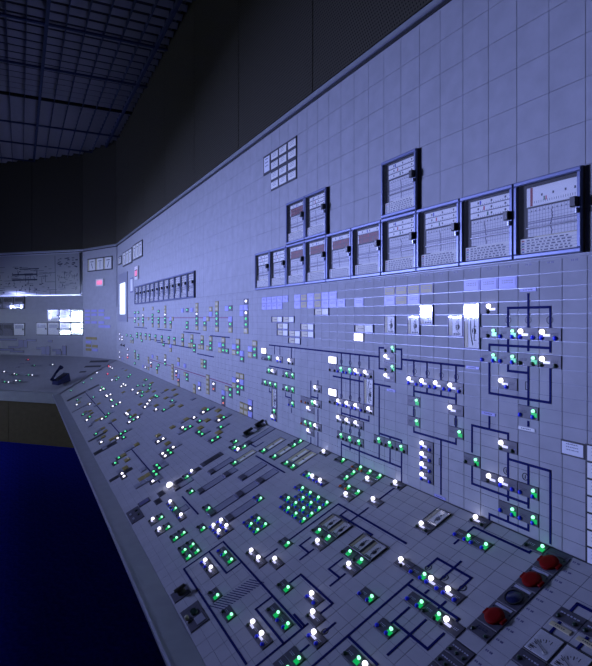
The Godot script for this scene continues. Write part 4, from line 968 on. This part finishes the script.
func desk_panels():
	# vertical strip with the emergency buttons
	var l := ["red winged push button topmost in the strip beside the wall", "red winged push button second in the dark strip", "round unlit blue lens in the dark button strip", "red winged push button lowest in the dark strip"]
	for k in 4:
		var t := plate("push_button" if k != 2 else "blue_lens", l[k], "button", -3.0, [.3, 2.2, 4.15, 6.05][k], 1.0, [1.9, 1.95, 1.9, 2.0][k], M.plate)
		var off := -.006
		if k == 2:
			part(t, "lens", disc(.0245, .005, .002, 24), M.blue_lens, Vector3(0, off, .004)); part(t, "lens_ring", ring_mesh(.027, .0026, .006, 24), M.bezel, Vector3(0, off, .004))
		else: mushroom(t, Vector3(0, off, .004), M.red_cap, .0285, true)
		part(t, "name_strip", cbox(.058, .009, .001, .0003), M.pale_print if k else M.plate, Vector3(0, .034, .004))
		for s in [-1, 1]: part(t, "screw", disc(.003, .0015, .0005, 8), M.blue_lens, Vector3(s * .030, .022, .004))
	var e := plate("key_block", "dark tile with two dark green buttons under the lowest red button", "control", -3.0, 8.05, 1.0, 1.0, M.plate)
	for s in [-1, 1]: part(e, "button", dome(.006, .005), M.dark_green, Vector3(s * .024, -.008, .004))
	lettering(e, .04, .006, 2, M.blue_lens, Vector3(0, .006, .004))
	# rows of buttons next to it
	for k in 3:
		var t := plate("button_block", "dark tile of small unlit buttons in the stack beside the red button strip", "control", -3.0, 10.1 + k, 1.0, 1.0, M.plate)
		t.set_meta("group", "dark button tiles stacked beside the red button strip")
		for c in 3: part(t, "button", dome(.0055, .005), M.dark_green, Vector3(-.028 + .026 * c, -.009, .004))
		lettering(t, .062, .007, 1, M.pale_print, Vector3(0, .006, .004), 7)
	# big panel meters at the near end
	for k in 3:
		var t := plate("panel_meter", ["square white-faced panel meter at the desk's near end beside the tile codes", "square white-faced panel meter between its two neighbours", "square white-faced panel meter last in its row"][k], "gauge", -5.0 - k, 6.1, 1.0, 1.85, M.bezel)
		part(t, "face", cbox(DW - .010, DH * 1.85 - .010, .002, .0004), M.dial, Vector3(0, 0, .004))
		var n := part(t, "pivot", disc(.006, .002, .0005, 12), M.face, Vector3(DW * .2, -DH * .45, .006))
		part(n, "pointer", cbox(.05, .0016, .0008, .0001), M.black, Vector3(-.02, .008, .002), Basis(Vector3(0, 0, 1), -.4))
		part(t, "glass_pane", cbox(DW - .010, DH * 1.85 - .010, .001, .0002), M.glass, Vector3(0, 0, .0095))
		var u := plate("button_block", "dark button tile directly under a panel meter", "control", -5.0 - k, 7.98, 1.0, 1.0, M.plate)
		u.set_meta("group", "dark button tiles under the panel meters")
		part(u, "button", dome(.007, .006), M.dark_green, Vector3(-.024, -.006, .004)); lettering(u, .05, .008, 1, M.pale_print, Vector3(.004, .006, .004), 6)
		var v := plate("button_block", "dark button tile in the row above the panel meters", "control", -5.0 - k, 4.05, 1.0, 1.0, M.plate)
		v.set_meta("group", "dark button tiles above the panel meters")
		for c in 2: part(v, "button", dome(.007, .006), M.dark_green, Vector3(-.026 + .05 * c, -.008, .004))
		lettering(v, .06, .008, 1, M.pale_print, Vector3(0, .007, .004), 6)
		var w := plate("name_strip", "cream name strip over a panel meter", "label", -4.9 - k, 5.25, .8, .36, M.cream)
		w.set_meta("group", "cream name strips over the panel meters"); lettering(w, .03, .006, 1, M.print, Vector3(0, 0, .004), 5)
	var ln := thing("circuit_diagram", "raised dark blue circuit line above the panel meters", "diagram line", on(DESK, dpos(-5.35, 3.3)))
	draw_lines(ln, [[-4.35, 3.3, -6.5, 3.3], [-4.35, 3.3, -4.35, 3.95], [-4.35, 5.1, -4.35, 6.0], [-5.35, 5.1, -5.35, 6.0]], true, dpos(-5.35, 3.3), M.line, .0086)
	# switch plates by the hand rest
	var a := plate("rotary_switch", "dark plate with a brown rotary knob at the hand rest", "switch", 11, 22.05, 1.0, 1.8, M.plate)
	var kn := part(a, "knob", disc(.018, .02, .004, 16), M.case_side, Vector3(.004, .006, .004)); part(kn, "grip", cbox(.012, .05, .012, .003), M.case_side, Vector3(0, 0, .018))
	var b := plate("switch_box", "square dark switch plate with a green oval lens at the hand rest", "switch", 8.05, 22.0, 1.95, 1.85, M.plate)
	part(b, "oval_lens", ring_or_oval(), M.dark_green, Vector3(-.022, .006, .004))
	part(b, "screen", cbox(.05, .036, .002, .0004), M.grey_blank, Vector3(.04, .012, .004)); part(b, "knob", disc(.008, .014, .002, 12), M.cream, Vector3(-.01, -.026, .004)); part(b, "socket", disc(.010, .004, .001, 12), M.black, Vector3(.012, -.024, .004))
	var c := plate("switch_box", "wide dark switch plate with slot lenses farther along the hand rest", "switch", 23.1, 22.0, 2.5, 1.85, M.plate)
	for q in [[-.05, .016], [.02, .018], [-.03, -.02], [.05, -.016]]: part(c, "slot_lens", cbox(.03, .012, .004, .001), M.grey_blank if q[1] < 0 else M.dark_green, Vector3(q[0], q[1], .004))
	var c2 := plate("blank_cover", "long dark blank cover joining the wide switch plate", "cover", 25.1, 20.2, .9, 1.75, M.plate)
	part(c2, "inset", cbox(.05, .06, .001, .0003), M.bezel_lav, Vector3(0, 0, .004))
	for q in [[24.7, 18.1, 1.0, 1.0], [23.7, 19.05, 1.0, 1.0]]:
		var d := plate("blank_cover", "dark blank cover tile below the bright desk lamp", "cover", q[0], q[1], q[2], q[3], M.plate)
		d.set_meta("group", "dark blank covers below the bright desk lamp"); part(d, "inset", cbox(.06, .026, .001, .0003), M.bezel, Vector3(0, 0, .004))
	for q in [[25.3, 8.2, .9, 3.6, "long dark blank cover between the distant tiles and upright scales"], [25.1, 12.1, .8, 1.0, "short dark cover ending the strip of the bright desk lamp"], [25.1, 15.0, .8, 1.4, "short dark cover next to the bright desk lamp"]]:
		var d := plate("blank_cover", q[4], "cover", q[0], q[1], q[2], q[3], M.plate)
		part(d, "inset", cbox(DW * .6, DH * q[3] * .7, .001, .0003), M.bezel, Vector3(0, 0, .004))
	# the brightest desk lamp
	var lamp := plate("signal_lamp", "brightest round white signal lamp on the desk, on a dark tile", "lamp", 25.1, 16.5, 1.0, 1.0, M.plate)
	part(lamp, "lamp", dome(.019, .022), M.white_lamp, Vector3(0, 0, .004))
	var li := OmniLight3D.new(); li.name = "lamp_light"; lamp.add_child(li); li.position = Vector3(0, 0, .04); li.light_size = .02; li.light_energy = .002; li.light_color = Color(.93, .92, 1.0); li.shadow_enabled = true; li.omni_range = 12.0; li.omni_attenuation = 2.0
	# two dark lever switches beside the wall
	for q in [[25.7, 2.4, "dark lever switch lower on the strip beside the wall"], [25.9, .1, "dark lever switch upper on the strip beside the wall"]]:
		var d := plate("lever_switch", q[2], "switch", q[0], q[1], 1.0, 1.6, M.plate)
		var h := part(d, "hub", disc(.02, .018, .003, 14), M.black, Vector3(0, 0, .004)); part(h, "lever", cbox(.018, .07, .016, .004), M.black, Vector3(0, .01, .014))
	# hatched field: thin raised slanting strips
	var hat := thing("hatched_field", "field of thin slanting dark lines inset in the desk", "diagram", on(DESK, dpos(8.6, 19.0)))
	for k in 15:
		part(hat, "hatch_line", cbox(.085, .0028, .0024, .0003), M.line, Vector3(.01 + .0012 * k, -.085 + .0125 * k, 0), Basis(Vector3(0, 0, 1), .42))
	# dark grooves in the distant desk
	for q in [[86.9, 12.3, 23.2, .06, "long dark slot across the distant desk by the corner"], [74.5, 17.5, 23.6, .02, "thin dark slot on the distant desk near the hand rest"], [52.0, 19.5, 23.6, .03, "dark slot on the distant desk between tile rows"], [45.5, 19.0, 23.8, .05, "wide dark slot on the distant desk, nearer the bright lamp"], [34.5, 19.6, 23.7, .03, "thin dark slot on the distant desk below the bright lamp"]]:
		var t := thing("cover_strip", q[4], "cover", on(DESK, dpos(q[0], (q[1] + q[2]) / 2)))
		part(t, "strip", cbox(q[3] * 2.2, DH * (q[2] - q[1]), .002, .0005), M.bezel)

func ring_or_oval() -> Mesh:
	var st := begin(); var n := 20; var z := Vector3(0, 0, .006)
	for k in n:
		var a := Vector3(cos(TAU * k / n) * .024, sin(TAU * k / n) * .015, 0); var b := Vector3(cos(TAU * (k + 1) / n) * .024, sin(TAU * (k + 1) / n) * .015, 0)
		quad(st, a, b, b * .86 + z, a * .86 + z)
		quad(st, Vector3.ZERO + z, a * .86 + z, b * .86 + z, b * .43 + z)
	return st.commit()

func back_desk_things():
	for q in [[.30, 1.20, "g"], [.38, 1.20, "w"], [.47, 1.27, "w"], [.55, 1.27, "g"], [.28, .95, "w"], [.36, .95, "g"], [.62, .95, "g"], [.70, .92, "w"], [.50, 1.10, "l"], [.80, .95, "l"], [.55, .50, "l"], [.65, .52, "g"], [.35, .42, "l"], [.30, .45, "w"], [.9, .40, "l"], [1.0, .45, "l"], [1.05, .25, "r"], [.95, .6, "l"], [.75, .48, "l"], [.85, 1.15, "g"], [1.0, .85, "w"]]:
		cell(q[2], BDESK, Vector3(-q[0], -q[1] * 1.04, 0.0), DW, DH, true, "on the desk along the back wall")
	# telephone standing on the corner of the desks
	var b := Basis(Vector3.UP, deg_to_rad(-62.0))
	var at := BDESK * Vector3(.60, -1.29, .03)
	var t := thing("telephone", "dark blue desk telephone with upright handset at the desk corner", "telephone", Transform3D(b, at))
	var st := begin()
	part(t, "body", hexa([Vector3(-.09, -.03, .10), Vector3(.09, -.03, .10), Vector3(.09, .02, -.12), Vector3(-.09, .02, -.12), Vector3(-.08, .03, .10), Vector3(.08, .03, .10), Vector3(.08, .15, -.10), Vector3(-.08, .15, -.10)]), M.phone)
	part(t, "keypad", hexa([Vector3(-.05, .04, .07), Vector3(.05, .04, .07), Vector3(.05, .125, -.07), Vector3(-.05, .125, -.07), Vector3(-.05, .052, .07), Vector3(.05, .052, .07), Vector3(.05, .137, -.07), Vector3(-.05, .137, -.07)]), M.bezel)
	var tilt := Basis(Vector3(1, 0, 0), deg_to_rad(-38.0))
	var h := part(t, "handset", handset(), M.phone, Vector3(-.115, .14, 0.0), tilt.scaled(Vector3.ONE * 1.25))

func handset() -> Mesh:
	var st := begin(); var n := 12; var rings := []
	var prof := [[-.115, .020, .0], [-.112, .028, .0], [-.085, .028, .0], [-.065, .017, .018], [0.0, .015, .028], [.065, .017, .018], [.085, .028, .0], [.112, .028, .0], [.115, .020, .0]]
	for p in prof:
		var r := []
		for k in n: r.append(Vector3(cos(TAU * k / n) * p[1] - p[2], p[0], sin(TAU * k / n) * p[1]))
		rings.append(r)
	for i in rings.size() - 1:
		for k in n:
			var j := (k + 1) % n
			quad(st, rings[i][j], rings[i][k], rings[i + 1][k], rings[i + 1][j])
	for e in [0, rings.size() - 1]:
		for k in range(1, n - 2, 2):
			if e == 0: quad(st, rings[e][0], rings[e][k], rings[e][k + 1], rings[e][(k + 2) % n])
			else: quad(st, rings[e][0], rings[e][(k + 2) % n], rings[e][k + 1], rings[e][k])
	return st.commit()
